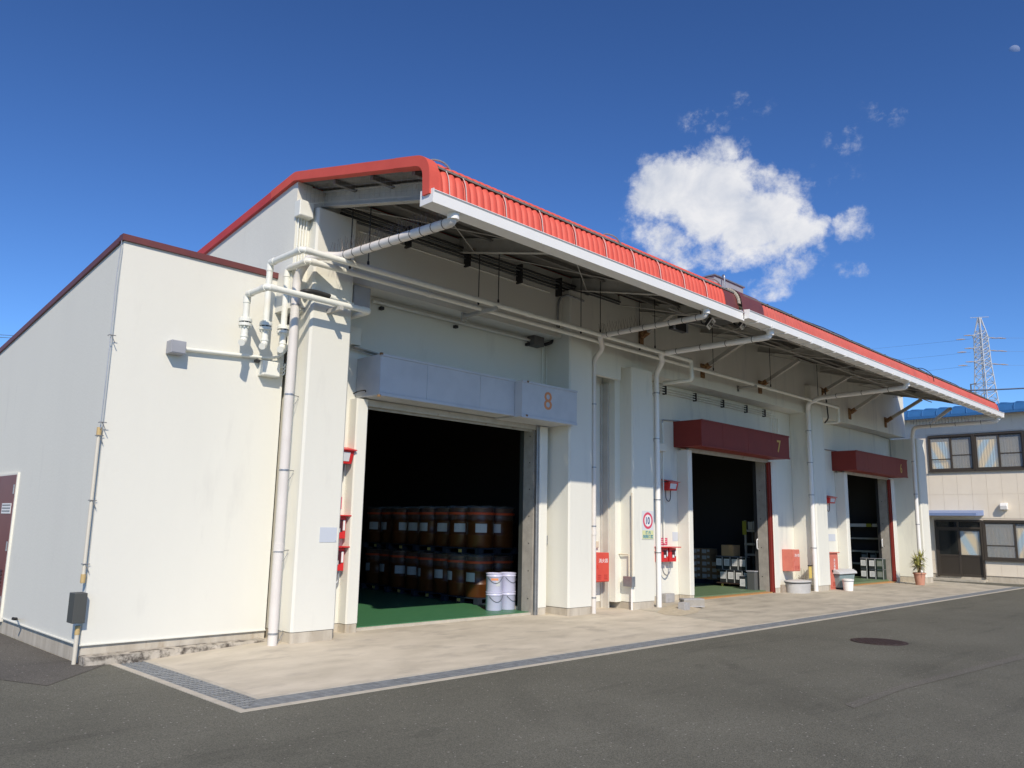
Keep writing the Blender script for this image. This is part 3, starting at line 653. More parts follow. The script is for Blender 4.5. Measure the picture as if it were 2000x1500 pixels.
# roof: brown flashing at the joint, then faded red
b = corrugated(EP1, 12.285, 12.74, 5.0, .0, .03, 20); b.build('joint_flashing', BROWN, near)
b = corrugated(EP2, 12.745, 13.55, 5.0, .0, .04, 20); b.build('joint_flashing', BROWN, far)
b = MB()
rnd = random.Random(3)
for i in range(9):
    p = EP1[min(2+i, len(EP1)-1)]; b.box(12.70, 12.79, p[0]-.07, p[0]-.045, p[1]-.02, p[1]+.035)
b.build('sealant', KERB, far)
X2a, X2b = 13.55, 29.15
npn = 16; wpn = (X2b-X2a)/npn
for i in range(npn):
    corrugated(EP2, X2a+i*wpn+.002, X2a+(i+1)*wpn-.002, wpn/8, .016, 0.0, 6, .8, X2a).build('roof_panel', REDB, far)
b = MB(); b.quad((12.9, 10.12, 6.62), (X2b, 10.12, 6.62), (X2b, 26.3, 4.19), (12.9, 26.3, 4.19)); b.quad((12.9, 10.12, 6.58), (X2b, 10.12, 6.58), (X2b, 26.3, 4.15), (12.9, 26.3, 4.15)); b.build('rear_roof', REDB, far)
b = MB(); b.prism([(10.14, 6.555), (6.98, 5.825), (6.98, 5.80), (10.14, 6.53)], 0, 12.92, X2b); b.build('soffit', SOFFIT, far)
verge(X2b, X2b+.09, [(p[0], p[1]-.02) for p in EP2], REDB, 'verge_trim', .13, far)
gutter(far, 12.775, 29.27, 6.80, 7.06, 5.325, 5.478, GUTTER)
b = MB()
x = 13.1
while x < 29.1:
    b.box(x-.012, x+.012, 6.798, 7.04, 5.30, 5.326); b.box(x-.012, x+.012, 6.79, 6.80, 5.30, 5.36); x += .55
o_ = b.build('gutter_clip', GUTTER, far); o_['kind'] = 'stuff'
BR = [((1255, 655), (1325, 603)), ((1375, 720), (1450, 668)), ((1487, 752), (1560, 703)), ((1607, 765), (1666, 730)), ((1662, 805), (1722, 765)), ((1732, 822), (1800, 780))]
for (lo_, hi_) in BR:
    B_ = PY(*lo_, 10.0); T_ = PX(*hi_, B_.x); d = (T_-B_)
    q = MB(); q.obox(B_, T_, .09, .10, (1, 0, 0)); br = q.build('brace', STEELW, far)
    q = MB(); q.box(B_.x-.07, B_.x+.07, 10.02, 10.058, B_.z-.22, B_.z+.12); q.obox(B_-d*.02, B_+d*.16, .11, .105, (1, 0, 0)); q.build('brace_plate', RUST, br)
    q = MB(); hbeam(q, (B_.x, 10.05, 6.36), (B_.x, 7.10, 5.66), .20, .10); q.build('outrigger_beam', STEELW, far)
q = MB(); B_ = Vector((xl+.1, 9.62, 5.0)); q.obox(PY(1808, 834, 9.6), PY(1856, 798, 8.3), .09, .10, (1, 0, 0)); q.build('brace', STEELW, far)
for y in (7.4, 7.95, 8.5, 9.05, 9.6):
    zz = 6.525-(10.14-y)*.2325-.045; q = MB(); q.box(12.95, X2b-.05, y-.028, y+.028, zz-.045, zz+.028); q.build('purlin', STEELW if y in (7.4, 8.5) else SOFFIT, far)
b = MB(); rnd = random.Random(11)
xx = [12.95, 14.1, 16.6, 19.4, 22.2, 25.2, 28.2]
for i in range(len(xx)-1):
    x0, x1 = xx[i], xx[i+1]
    b.tube([(x0, 9.8, 6.15), (x1, 7.4, 5.58)], .012, 5); b.tube([(x1, 9.8, 6.15), (x0, 7.4, 5.58)], .012, 5)
    b.tube([(x0, 8.6, 5.86), (x1, 8.6, 5.86)], .016, 5)
b.build('tie_rod', STEELW, far)
b = MB(); b.box(13.245, 13.285, 10.35, 10.515, -.02, 4.6); b.box(13.20, 13.245, 10.49, 10.515, -.02, 4.6); b.build('joint_strip', STRIP, near)
# ------------------------------------------------------------------ low side building on the left
side = thing('side_building', 'low white rendered side building with brown roof edge and maroon door', 'building', (3.43, 10.52, 0))
XL, YL = 3.43, 10.52
zr = lambda y: 5.115-(y-YL)*.1255
b = MB(); b.prism([(YL, .115), (26, .115), (26, zr(26)), (YL, zr(YL))], 0, XL, 5.80); b.build('wall', WALL, side)
b = MB(); b.prism([(YL+.012, -.3), (26, -.3), (26, .106), (YL+.012, .106)], 0, XL+.012, 5.80); b.build('plinth', PLINTH, side)
b = MB(); b.box(XL-.02, 5.80, YL-.022, YL-.0005, .106, .118); b.box(XL-.02, XL-.0005, YL-.02, 13.9, .106, .118); b.build('drip_edge', WALL, side)
b = MB(); b.box(XL-.03, 5.80, YL-.035, YL+.10, zr(YL)+.001, zr(YL)+.085); b.build('roof_edge', BROWN, side)
b = MB(); p = [(YL+.10, zr(YL+.1)), (26, zr(26)), (26, zr(26)+.085), (YL+.10, zr(YL+.1)+.085)]; b.prism(p, 0, XL-.03, XL+.12); b.build('roof_edge', BROWN, side)
b = MB(); p = [(YL+.101, zr(YL+.1)+.005), (26, zr(26)+.005), (26, zr(26)+.05), (YL+.101, zr(YL+.1)+.05)]; b.prism(p, 0, XL+.121, 5.80); b.build('roof', GALV, side)
b = MB(); b.prism([(3.42, -.3), (5.72, -.3), (5.72, .012), (3.42, -.004)], 1, 10.30, YL+.004); b.build('kerb', KERBOLD, side)
y1 = PX(38, 927, XL).y; ztop = PX(38, 927, XL).z; yc = PX(6, 935, XL).y; y2 = yc+(yc-y1)
dr = MB(); dr.box(XL-.03, XL+.02, y1-.03, y2+.03, .06, ztop+.03); door = dr.build('door', WALL, side)
for (a, c) in ((y1+.012, yc-.004), (yc+.004, y2-.012)):
    q = MB(); q.box(XL-.034, XL-.02, a, c, .075, ztop); lf = q.build('door_leaf', DOORM, door)
    q = MB()
    for i in range(9): q.obox((XL-.036, a+.12, .34+i*.055), (XL-.036, c-.12, .34+i*.055), .02, .03, (.6, 0, 1))
    q.build('louvre', mat('louvre_dark', (.05, .016, .015), .6), door)
q = MB(); 
for z in (.35, 1.15, 2.0): q.tube([(XL-.045, y1+.02, z-.07), (XL-.045, y1+.02, z+.07)], .012, 6)
q.build('hinge', GALV, door)
pA = PX(5, 983, XL-.035); pB = PX(20, 1003, XL-.035)
q = MB(); q.box(XL-.040, XL-.0345, pB.y, pA.y, pB.z, pA.z); nt_ = q.build('notice', WHITE, door)
q = MB()
for i in range(3): q.box(XL-.042, XL-.0402, pB.y+.03, pA.y-.03, pB.z+.03+i*.045, pB.z+.045+i*.045)
q.build('print', DKGREY, door)
# little hooked stop bar by the door
t = MB(); t.tube([PX(33, 1209, XL-.002), PX(33, 1209, XL-.10)], .010, 6); t.tube([PX(33, 1209, XL-.10), PX(24, 1208, XL-.16)], .02, 8)
tag(t.build('door_stop', BLACK), 'small black door stop sticking out low on left wall', 'door stop')

# earth lead and conduit running down the left wall
ew = thing('earth_conduit', 'cream conduit with grey lead and dark box on the left wall', 'conduit', (3.4, 10.75, 0))
xo = XL-.05
ew_pts = [PX(u, v, xo) for u, v in ((238, 470), (228, 540), (214, 680), (204, 770), (196, 838))]
t = MB(); t.tube(ew_pts, .006, 5); t.build('lead', GALV, ew)
t = MB(); cp = [PX(u, v, xo) for u, v in ((193, 838), (183, 930), (171, 1060), (162, 1140))]; yy = sum(p.y for p in cp)/len(cp)
t.tube([(xo, yy, p.z) for p in cp], .022, 8); t.build('pipe', CREAMC, ew)
t = MB(); zl = [PX(151, 1222, xo).z, ZG-.02]; t.tube([(xo, yy, zl[0]), (xo, yy, zl[1])], .026, 8); t.build('pipe', CREAMC, ew)
z0, z1 = PX(153, 1216, 3.38).z, PX(158, 1157, 3.38).z
t = MB(); t.box(3.28, 3.42, yy-.10, yy+.10, z0, z1); t.build('box', mat('box_dark_grey', (.075, .078, .072), .55), ew, bev=.006)
t = MB()
for zz in (cp[0].z-.03, cp[-1].z+.06, zl[0]-.05): t.tube([(xo, yy, zz-.05), (xo, yy, zz+.05)], .030, 8)
t.build('coupling', mat('coupling_ochre', (.55, .40, .18), .6), ew)
t = MB()
for v in (655, 825, 850, 977, 1102):
    u = 235.7-.1065*(v-580)-11; p = PX(u, v, xo); zz = p.z
    yq = yy if zz < cp[0].z else p.y
    t.tube([(xo-.028, yq+.028, zz), (xo-.028, yq-.028, zz)], .006, 4); t.tube([(xo-.028, yq-.028, zz), (XL, yq-.03, zz)], .006, 4); t.tube([(XL, yq-.03, zz-.10), (xo, yq-.02, zz)], .005, 4)
t.build('bracket', GALV, ew)

# ------------------------------------------------------------------ drainpipes
def drainpipe(label, pts, r, zs, side_, rings=(), spikes=None, m=DRAINP):
    base = pts[-1]; t = thing('drainpipe', label, 'drainpipe', base, 'white drainpipes under the eaves')
    q = MB(); q.tube(fillet(pts, .13, 5), r, 14); q.build('pipe', m, t)
    ex, ey = pts[-1][0], pts[-1][1]
    for z in zs:
        q = MB(); q.tube([(ex, ey, z-.011), (ex, ey, z+.011)], r+.007, 14); bk = q.build('bracket', GALV, t)
        q = MB(); q.tube([(ex, ey, z), (ex+side_[0], ey+side_[1], z+.01)], .008, 5); q.tube([(ex+side_[0], ey+side_[1], z), (ex+side_[0]*.4, ey+side_[1]*.4, z-.14)], .005, 4); q.build('arm', GALV, bk)
    for z in [z for z in rings]:
        q = MB(); q.tube([(ex, ey, z-.05), (ex, ey, z+.05)], r+.008, 14); q.build('socket', m, t)
    # dark bands along the sloping run
    a, c = Vector(pts[1]), Vector(pts[2]); n = spikes or 7
    for i in range(n):
        p = a+(c-a)*((i+.6)/(n+.3)); d = (c-a).normalized()*.006
        q = MB(); q.tube([p-d, p+d], r+.003, 14); q.build('band', BAND, t)
    # outlet collar under the gutter
    q = MB(); q.tube([Vector(pts[0])+V(0, 0, .01), Vector(pts[0])-V(0, 0, .10)], r+.012, 14); q.build('outlet', GUTTER, t)
    return t
def spikes(t, a, c, r, n, seed):
    rr = random.Random(seed); q = MB(); a, c = Vector(a), Vector(c)
    for i in range(n):
        p = a+(c-a)*(i/(n-1))+V(0, 0, r-.004)
        for s in (-1, 0, 1):
            h = .16+.05*rr.random(); q.tube([p, p+V(s*.06+rr.uniform(-.02, .02), rr.uniform(-.03, .03), h)], .0022, 3, False)
    o = q.build('bird_spikes', mat('spike_steel', (.22, .18, .15), .5, .6), t); return o
xv1 = PY(556, 900, 10.0).x; e1a, e1b = PY(668, 504, 9.45), PY(592, 502, 9.72)
d1 = [(5.98, 7.02, 5.32), (5.98, 7.04, 5.20), (e1a.x-.03, 9.44, 5.31), (xv1+.03, 9.72, 5.315), (xv1, 10.0, 5.05), (xv1, 10.0, -.035)]
t = drainpipe('thick white drainpipe standing left of the first pillar, with bird spikes on its sloping run', d1, .063, [4.63, 3.34, 2.29, 1.2, .13], (.24, .12), (1.25,), 11)
spikes(t, d1[1], d1[2], .063, 34, 5)
q = MB(); rr = random.Random(2)
for i in range(8):
    p = V(5.92+i*.05, 9.66, 5.37); q.tube([p, p+V(rr.uniform(-.04, .04), -.02, .2)], .002, 3, False)
q.build('bird_spikes', MATS['spike_steel'], t)
d2 = [(11.70, 7.02, 5.32), (11.70, 7.04, 5.18), (11.73, 9.35, 5.20), (12.28, 9.72, 5.1), (12.285, 9.95, 4.9), (12.285, 9.95, -.02)]
t = drainpipe('white drainpipe on the right side of the second pillar beside the fire extinguisher cabinet', d2, .05, [4.0, 2.75, 1.62, .28], (.0, .08), (1.5,), 8)
spikes(t, (11.72, 8.4, 5.2), d2[2], .05, 14, 6)
d3 = [(13.86, 6.96, 5.33), (13.86, 6.98, 5.20), (13.86, 9.42, 5.22), (14.33, 9.7, 5.15), (14.42, 9.93, 4.95), (14.42, 9.93, -.03)]
t = drainpipe('white drainpipe between the speed limit sign and the twin red call boxes', d3, .058, [4.5, 3.5, 2.2, 1.1], (.0, .1), (), 4, WHITE if False else GUTTER)
p4 = PY(1588, 1000, 9.95)
d4 = [(21.0, 6.95, 5.33), (21.0, 6.98, 5.20), (21.25, 9.3, 5.20), (p4.x-.2, 9.85, 5.16), (p4.x-.03, 9.95, 5.0), (p4.x-.03, 9.95, -.05)]
t = drainpipe('white drainpipe left of the pillar between doors 7 and 6', d4, .062, [4.4, 3.5, 2.6, 1.15], (.0, .1), (), 3, GUTTER)
p5 = PY(1792, 1000, 9.5)
d5 = [(29.1, 6.95, 5.33), (29.1, 6.98, 5.20), (p5.x-.1, 9.40, 5.15), (p5.x, 9.5, 4.9), (p5.x, 9.52, 2), (p5.x, 9.52, -.05)]
t = drainpipe('white drainpipe beside the last pillar, behind the potted yucca', d5, .062, [4.0, 2.9, 1.9], (.1, .1), (), 3, GUTTER)
spikes(t, (29.12, 7.6, 5.16), d5[2], .062, 20, 8)

# ------------------------------------------------------------------ process pipes with vent ends
def vent_end(t, x, y, zf):
    q = MB(); q.tube([(x, y, zf+.05), (x, y, zf+.005)], .088, 16); q.tube([(x, y, zf-.015), (x, y, zf-.055)], .088, 16); fl = q.build('flange', PIPEW, t)
    q = MB(); q.tube([(x, y, zf+.006), (x, y, zf-.016)], .074, 16); q.build('gasket', BLACK, fl)
    q = MB()
    for k_ in range(8):
        a = k_*PI/4+.2; q.tube([(x+.066*math.cos(a), y+.066*math.sin(a), zf-.085), (x+.066*math.cos(a), y+.066*math.sin(a), zf+.07)], .009, 5)
    q.build('bolt', PIPEW, fl)
    q = MB(); q.tube(fillet([(x, y, zf-.05), (x, y, zf-.27), (x-.075, y-.085, zf-.31)], .06, 5), [.046]*3+[.05]*5, 12) if False else q.tube(fillet([(x, y, zf-.05), (x, y, zf-.27), (x-.075, y-.085, zf-.31)], .06, 5), .047, 12)
    q.tube([(x, y, zf-.19), (x, y, zf-.21)], .056, 12); q.build('outlet', PIPEW, t)
GP = 'white process pipes along the front wall'
def joints(t, pts, r):
    for p, d in pts:
        q = MB(); p, d = Vector(p), Vector(d); q.tube([p-d*.05, p+d*.05], r+.007, 12); q.build('joint', PIPEW, t)
r_ = .044
KS = 10.2/10.38
def K(p): return (p[0]*KS, p[1]*KS, EYE+(p[2]-EYE)*KS)
def pipe_run(t, pts, jts, x):
    q = MB(); q.tube(fillet([K(p) for p in pts], .06, 5), r_, 12); q.build('pipe', PIPEW, t)
    e = K((x, 10.36, 4.33)); vent_end(t, e[0], e[1], e[2]); joints(t, [(K(p), d) for p, d in jts], r_)
YV = 10.19
pa_ = thing('process_pipe', 'lowest of three white pipes, short run ending at the first pillar', 'pipe', K((5.08, 10.36, 4.3)), GP)
pipe_run(pa_, [(5.08, 10.36, 4.36), (5.08, 10.36, 4.735), (5.08, 9.80, 4.735), (6.76, 9.80, 4.735), (6.76, 10.60, 4.735)], [((5.08, 10.36, 4.66), (0, 0, 1)), ((5.08, 10.28, 4.735), (0, 1, 0)), ((5.16, 9.8, 4.735), (1, 0, 0)), ((5.08, 9.88, 4.735), (0, 1, 0)), ((6.68, 9.8, 4.735), (1, 0, 0))], 5.08)
q = MB(); p = K((6.22, 9.72, 4.665)); q.obox((p[0], p[1], p[2]), (p[0], 9.905, p[2]), .06, .06); q.build('support_arm', STEELW, pa_)
pb_ = thing('process_pipe', 'outermost long white pipe hung below the eaves, ending in a drop past the second drainpipe', 'pipe', K((5.39, 10.36, 4.3)), GP)
pipe_run(pb_, [(5.39, 10.36, 4.36), (5.39, 10.36, 5.275), (5.39, 9.48, 5.275), (15.13, 9.48, 5.275), (15.13, 9.48, 4.845), (15.13, 10.22, 4.845)], [((5.39, 10.36, 5.2), (0, 0, 1)), ((5.39, 10.28, 5.275), (0, 1, 0)), ((5.39, 9.56, 5.275), (0, 1, 0)), ((5.47, 9.48, 5.275), (1, 0, 0)), ((9.9, 9.48, 5.275), (1, 0, 0)), ((13.4, 9.48, 5.275), (1, 0, 0)), ((15.05, 9.48, 5.275), (1, 0, 0)), ((15.13, 9.48, 4.93), (0, 0, 1))], 5.39)
pc_ = thing('process_pipe', 'longest white pipe nearest the wall, reaching past door 7', 'pipe', K((5.69, 10.36, 4.3)), GP)
pipe_run(pc_, [(5.67, 10.36, 4.36), (5.67, 10.36, 5.255), (5.67, 9.80, 5.255), (23.63, 9.80, 5.255), (23.63, 9.80, 4.82), (23.63, 10.22, 4.82)], [((5.67, 10.36, 5.18), (0, 0, 1)), ((5.67, 9.88, 5.255), (0, 1, 0)), ((5.75, 9.8, 5.255), (1, 0, 0)), ((7.9, 9.8, 5.255), (1, 0, 0)), ((12.3, 9.8, 5.255), (1, 0, 0)), ((18.5, 9.8, 5.255), (1, 0, 0)), ((23.55, 9.8, 5.255), (1, 0, 0))], 5.67)
for (t, yh, xs) in ((pb_, 9.48*KS, (6.36, 8.98, 11.7, 13.5)), (pc_, 9.80*KS, (6.26, 8.82, 11.5, 13.4, 16.3, 19.1, 21.9))):
    for x in xs:
        q = MB(); q.tube([(x, yh, 5.2), (x, yh, 6.50-(10.14-yh)*.2355)], .0085, 6); q.tube([(x, yh, 5.25), (x, yh, 5.31)], .018, 6); q.build('hanger_rod', BLACK, t)
for (t, x, ya) in ((pb_, 8.9, 9.26), (pc_, 18.2, 9.55)):
    q = MB(); q.obox((x, ya, 5.135), (x, 10.09, 5.135), .05, .06); q.box(x-.05, x+.05, 10.06, 10.095, 5.05, 5.2); q.build('support_arm', STEELW, t)

# black lagged hose and small boxes round the first pillar
t = thing('lagged_hose', 'black lagged hose bending from behind the drainpipe across the first pillar', 'hose', (5.7, 10.3, 4.3))
q = MB(); q.tube(fillet([PY(566, 634, 10.40), PY(570, 612, 10.36), PY(579, 588, 10.20), PY(586, 572, 9.98), PY(597, 567.5, 9.845), PY(620, 571, 9.845), PY(646, 579.5, 9.845)], .1, 4), .034, 10); q.build('lagging', BLACK, t)
q = MB(); q.tube([PY(644, 579, 9.845), PY(654, 583, 9.845)], .04, 10); q.tube([PY(652, 582.5, 9.85), PY(690, 594, 9.85)], .022, 8); q.tube([PY(566, 634, 10.4), PY(565, 660, 10.44)], .03, 8); q.build('pipe', PIPEW, t)
def box_on_wall(name, label, cat, x0, x1, y0, y1, z0, z1, m, bev=.008, lid=True):
    t = thing(name, label, cat, ((x0+x1)/2, y1, z0)); q = MB(); q.box(x0, x1, y0, y1, z0, z1); q.build('case', m, t, bev=bev)
    if lid:
        q = MB(); q.box(x0+.012, x1-.012, y0-.006, y0-.0008, z0+.012, z1-.012); q.build('cover', m, t)
    return t
z1 = PY(334, 662, 10.347).z
t = box_on_wall('junction_box', 'grey square junction box high on the low building front', 'junction box', 4.088, 4.283, 10.347, 10.518, 3.735, z1, GREY)
q = MB(); e1_ = PY(505, 697.5, 10.47); q.tube([(4.283, 10.47, 3.83), (e1_.x, 10.47, e1_.z)], .024, 10); q.build('conduit', PIPEW, t)
q = MB(); q.tube(fillet([(e1_.x-.02, 10.47, e1_.z), PY(530, 700, 10.46), PY(552, 694, 10.44), PY(562, 676, 10.43), PY(565, 655, 10.44)], .12, 5), .020, 10); q.build('conduit_bend', PIPEW, t)
q = MB(); p = PY(502, 701, 10.50); q.box(p.x-.035, p.x+.02, 10.43, 10.515, p.z-.05, p.z-.015); q.build('clip', BLACK, t)
t = box_on_wall('junction_box', 'white junction box beside the thick drainpipe with three curled leads', 'junction box', 5.405, 5.67, 10.37, 10.518, 3.635, 3.845, PIPEW)
for i in range(3):
    q = MB(); zz = 3.80-i*.055; q.tube(fillet([(5.67, 10.44, zz), (5.735, 10.44, zz-.012), (5.78, 10.44, zz+.02), (5.79, 10.46, zz+.06)], .03, 4), .011, 7); q.build('lead', PIPEW, t)
t = box_on_wall('junction_box', 'white box at the gable corner above the first pillar', 'junction box', 5.57, 5.80, 9.95, 10.098, 5.96, 6.20, PIPEW)
for i in range(4):
    xx_ = 5.63+i*.045; q = MB(); q.tube([(xx_, 10.07, 5.97), (xx_, 10.07, 5.20)], .012, 7); q.build('conduit', PIPEW, t)
q = MB()
for i in range(3): q.tube(fillet([(5.80, 10.03, 6.14-i*.04), (6.0, 10.05, 6.15-i*.04), (6.3, 10.05, 6.18-i*.04)], .08, 3), .011, 6)
q.build('lead', GALV, t)
t = box_on_wall('junction_box', 'grey slim box behind the first pillar under the roof beam', 'junction box', 6.56, 6.86, 10.10-.16, 10.098, 4.80, 5.14, GREY)
t = box_on_wall('junction_box', 'pale box on the wall just above the left end of the grey shutter housing', 'junction box', 6.73, 7.02, 10.36, 10.518, 4.33, 4.62, WALLB)
q = MB(); q.obox((6.9, 10.40, 4.30), (7.45, 10.40, 4.25), .12, .02); q.build('shelf', STEELW, t)
for (xx_, m_) in ((6.62, PIPEW), (6.72, PIPEW), (6.83, GALV)):
    q = MB(); q.tube([(xx_, 10.47, 4.33 if xx_ > 6.7 else 4.2), (xx_, 10.47, 2.73 if xx_ < 6.8 else 3.55)], .020 if xx_ > 6.8 else .016, 8); q.build('conduit', m_, t)
q = MB(); q.tube(fillet([PY(690, 769, 10.42), PY(700, 764, 10.3), PY(714, 762, 10.2), PY(714, 766, 10.2)], .05, 4), .009, 6); q.build('cable', BLACK, t)

# conduits in the recess over door 8
t = thing('conduit', 'white conduit clipped under the beam over door 8, with a dark box at its end', 'conduit', (7.4, 10.45, 5.2))
q = MB(); q.tube([PY(728, 588, 10.46), PY(1044, 667, 10.46)], .026, 10); q.build('pipe', PIPEW, t)
for u in (745, 890, 1030):
    p = PY(u, 588+(u-728)*.25+6, 10.48); q = MB(); q.box(p.x-.03, p.x+.03, 10.44, 10.515, p.z-.06, p.z-.01); q.build('clip', BLACK, t)
p0, p1 = PY(1040, 655, 10.38), PY(1066, 682, 10.38); q = MB(); q.box(p0.x, p0.x+.28, 10.33, 10.518, p1.z+.02, p0.z+.02); q.build('box', mat('box_brown_grey', (.12, .115, .11), .6), t)
q = MB(); q.tube(fillet([PY(1064, 673, 10.40), PY(1080, 668, 10.35), PY(1090, 648, 10.25), PY(1090, 636, 10.07)], .12, 4), .034, 9); q.build('hose', BLACK, t)
q = MB(); q.tube(fillet([PY(1089.5, 638, 10.06), PY(1090, 592, 10.06), PY(1096, 580, 10.06), PY(1108, 576, 9.86), PY(1140, 588, 9.86)], .06, 4), .022, 8); q.build('riser', GALV, t)
for (u, v0, v1) in ((1059.5, 681, 700), (1068, 676, 1040), (1072.5, 676, 1046)):
    a, c = PY(u, v0, 10.49), PY(u, v1, 10.49); q = MB(); q.tube([a, (a.x, a.y, c.z if v1 > 800 else 4.16)], .012, 7); q.build('drop', PIPEW, t)
for (x_, yb_, v0, v1, zz) in ((11.40, 10.49, 0, 0, 0), (11.45, 10.49, 0, 0, 0)):
    pass
t = box_on_wall('switch_box', 'small grey switch box on the wall right of door 8', 'switch', 11.39, 11.475, 10.40, 10.518, PY(1069, 1063, 10.45).z, PY(1069, 1046, 10.45).z, GALV)
# cable runs under the roof beam
t = thing('cable_tray', 'dark bundle of cables running under the eaves along the top of the beam', 'cables', (6.6, 10.05, 6.2))
for i in range(4):
    q = MB(); yy_ = 10.06-i*.03; q.tube([(6.3, yy_, 6.18+i*.045), (13.2, yy_, 6.16+i*.045)], .018, 6); q.build('cable', BLACK if i % 2 else DKGREY, t)
for x in (7.6, 8.9, 10.2, 11.3):
    q = MB(); q.box(x-.02, x+.02, 9.96, 10.10, 6.02, 6.38); q.build('clip', BLACK, t)
q = MB(); q.tube([(6.7, 10.085, 6.06), (11.1, 10.085, 6.06)], .012, 6); q.build('trunking', PIPEW, t)

# recess over door 7 and around
t = thing('conduit', 'pair of thin dark-clipped conduits under the beam over door 7', 'conduit', (15.2, 10.5, 4.8))
for i in range(3):
    q = MB(); zz = 4.84-i*.06; x1_ = PY(1505+i*7, 805, 10.5).x; q.tube(fillet([(14.9, 10.50, zz), (x1_, 10.50, zz), (x1_, 10.50, 4.10)], .08, 4), .014, 7); q.build('pipe', PIPEW, t)
for x in (15.6, 16.9, 18.2, 19.4, 20.4):
    q = MB(); q.box(x-.025, x+.025, 10.47, 10.555, 4.68, 4.88); q.build('clip', BLACK, t)
t = thing('conduit', 'upright conduits with a small pale box between the third drainpipe and door 7', 'conduit', (15.0, 10.5, 3))
for (u, v0, v1) in ((1285, 752, 1062), (1294, 826, 1060)):
    a, c = PY(u, v0, 10.50), PY(u, v1, 10.50); q = MB(); q.tube([a, (a.x, a.y, c.z)], .017, 7); q.build('pipe', PIPEW, t)
a = PY(1294, 828, 10.5); q = MB(); q.tube(fillet([a, a+V(0, 0, .10), PY(1327, 822, 10.5)], .06, 4), .014, 7); q.build('pipe', GALV, t)
p0, p1 = PY(1288, 865, 10.42), PY(1303, 882, 10.42); q = MB(); q.box(p0.x, p1.x, 10.42, 10.555, p1.z, p0.z); q.build('box', WALLB, t, bev=.006)
for v in (768, 842, 894, 941):
    p = PY(1289, v, 10.5); q = MB(); q.box(p.x-.1, p.x-.04, 10.48, 10.555, p.z-.03, p.z+.03); q.build('clip', BLACK, t)
t = thing('conduit', 'thin conduit over door 6 bending down behind the maroon housing', 'conduit', (24, 10.5, 4.7))
a = PY(1640, 826, 10.5); c = PY(1738, 858, 10.5); e = PY(1739, 890, 10.5); q = MB(); q.tube(fillet([a, c, (c.x, 10.5, 4.1)], .12, 4), .016, 7); q.build('pipe', GALV, t)
a = PY(1612, 880, 10.5); q = MB(); q.tube(fillet([(PY(1612, 1000, 10.5).x, 10.5, 2.7), (PY(1612, 1000, 10.5).x, 10.5, 4.08), PY(1634, 881, 10.5)], .06, 4), .014, 7); q.build('pipe', GALV, t)
t = thing('cable_loop', 'black cable drooping from the eaves beside the pillar between doors 7 and 6', 'cable', (22.5, 9.9, 5))
q = MB(); q.tube(fillet([PY(1611, 760, 9.85), PY(1616, 800, 9.86), PY(1618, 818, 9.86), PY(1611, 826, 9.95)], .15, 5), .02, 7); q.build('cable', BLACK, t)

# floodlights under the eaves
def flood(label, u, v, y, w, h, yaw):
    c = PY(u, v, y); t = thing('floodlight', label, 'floodlight', c, 'floodlights under the eaves')
    R = Matrix.Rotation(yaw, 4, 'Z') @ Matrix.Rotation(rad(38), 4, 'X')
    def bx(n, x0, x1, y0, y1, z0, z1, m):
        q = MB(); q.box(x0, x1, y0, y1, z0, z1); q.v = [R @ p + c for p in q.v]; return q.build(n, m, t)
    bx('housing', -w/2, w/2, 0, .06, -h/2, h/2, BLACK); bx('frame', -w/2-.015, w/2+.015, -.012, -.001, -h/2-.015, h/2+.015, GUTTER); bx('lens', -w/2+.02, w/2-.02, -.016, -.0125, -h/2+.02, h/2-.02, BLACK)
    for i in range(4):
        for j in range(2): bx('led', -w/2+.05+i*(w-.13)/3, -w/2+.08+i*(w-.13)/3, -.019, -.0165, -h/4+j*h/2-.015, -h/4+j*h/2+.015, LIGHTP)
    q = MB(); q.tube(fillet([c+V(0, .06, 0), c+V(0, .2, .02), c+V(0, .22, .30)], .08, 4), .012, 6); q.tube(fillet([c+V(.05, .06, 0), c+V(.2, .12, -.10), c+V(.25, .2, .2)], .1, 5), .008, 5); q.build('bracket', BLACK, t)
flood('floodlight with bright frame hanging nearest the roof joint', 1388, 632, 7.7, .26, .17, .35)
flood('floodlight tucked behind the gutter corner', 1452, 634, 7.45, .24, .15, .35)
c = PY(1329, 637, 8.6); t = thing('floodlight', 'wide dark floodlight facing the second drainpipe', 'floodlight', c, 'floodlights under the eaves')
q = MB(); q.box(c.x-.24, c.x+.24, c.y, c.y+.12, c.z-.09, c.z+.09); q.build('housing', BLACK, t, bev=.01)
q = MB(); q.box(c.x+.205, c.x+.25, c.y-.02, c.y-.002, c.z-.10, c.z+.10); q.box(c.x-.25, c.x-.205, c.y-.02, c.y-.002, c.z-.10, c.z+.10); q.build('frame', GREY, t)

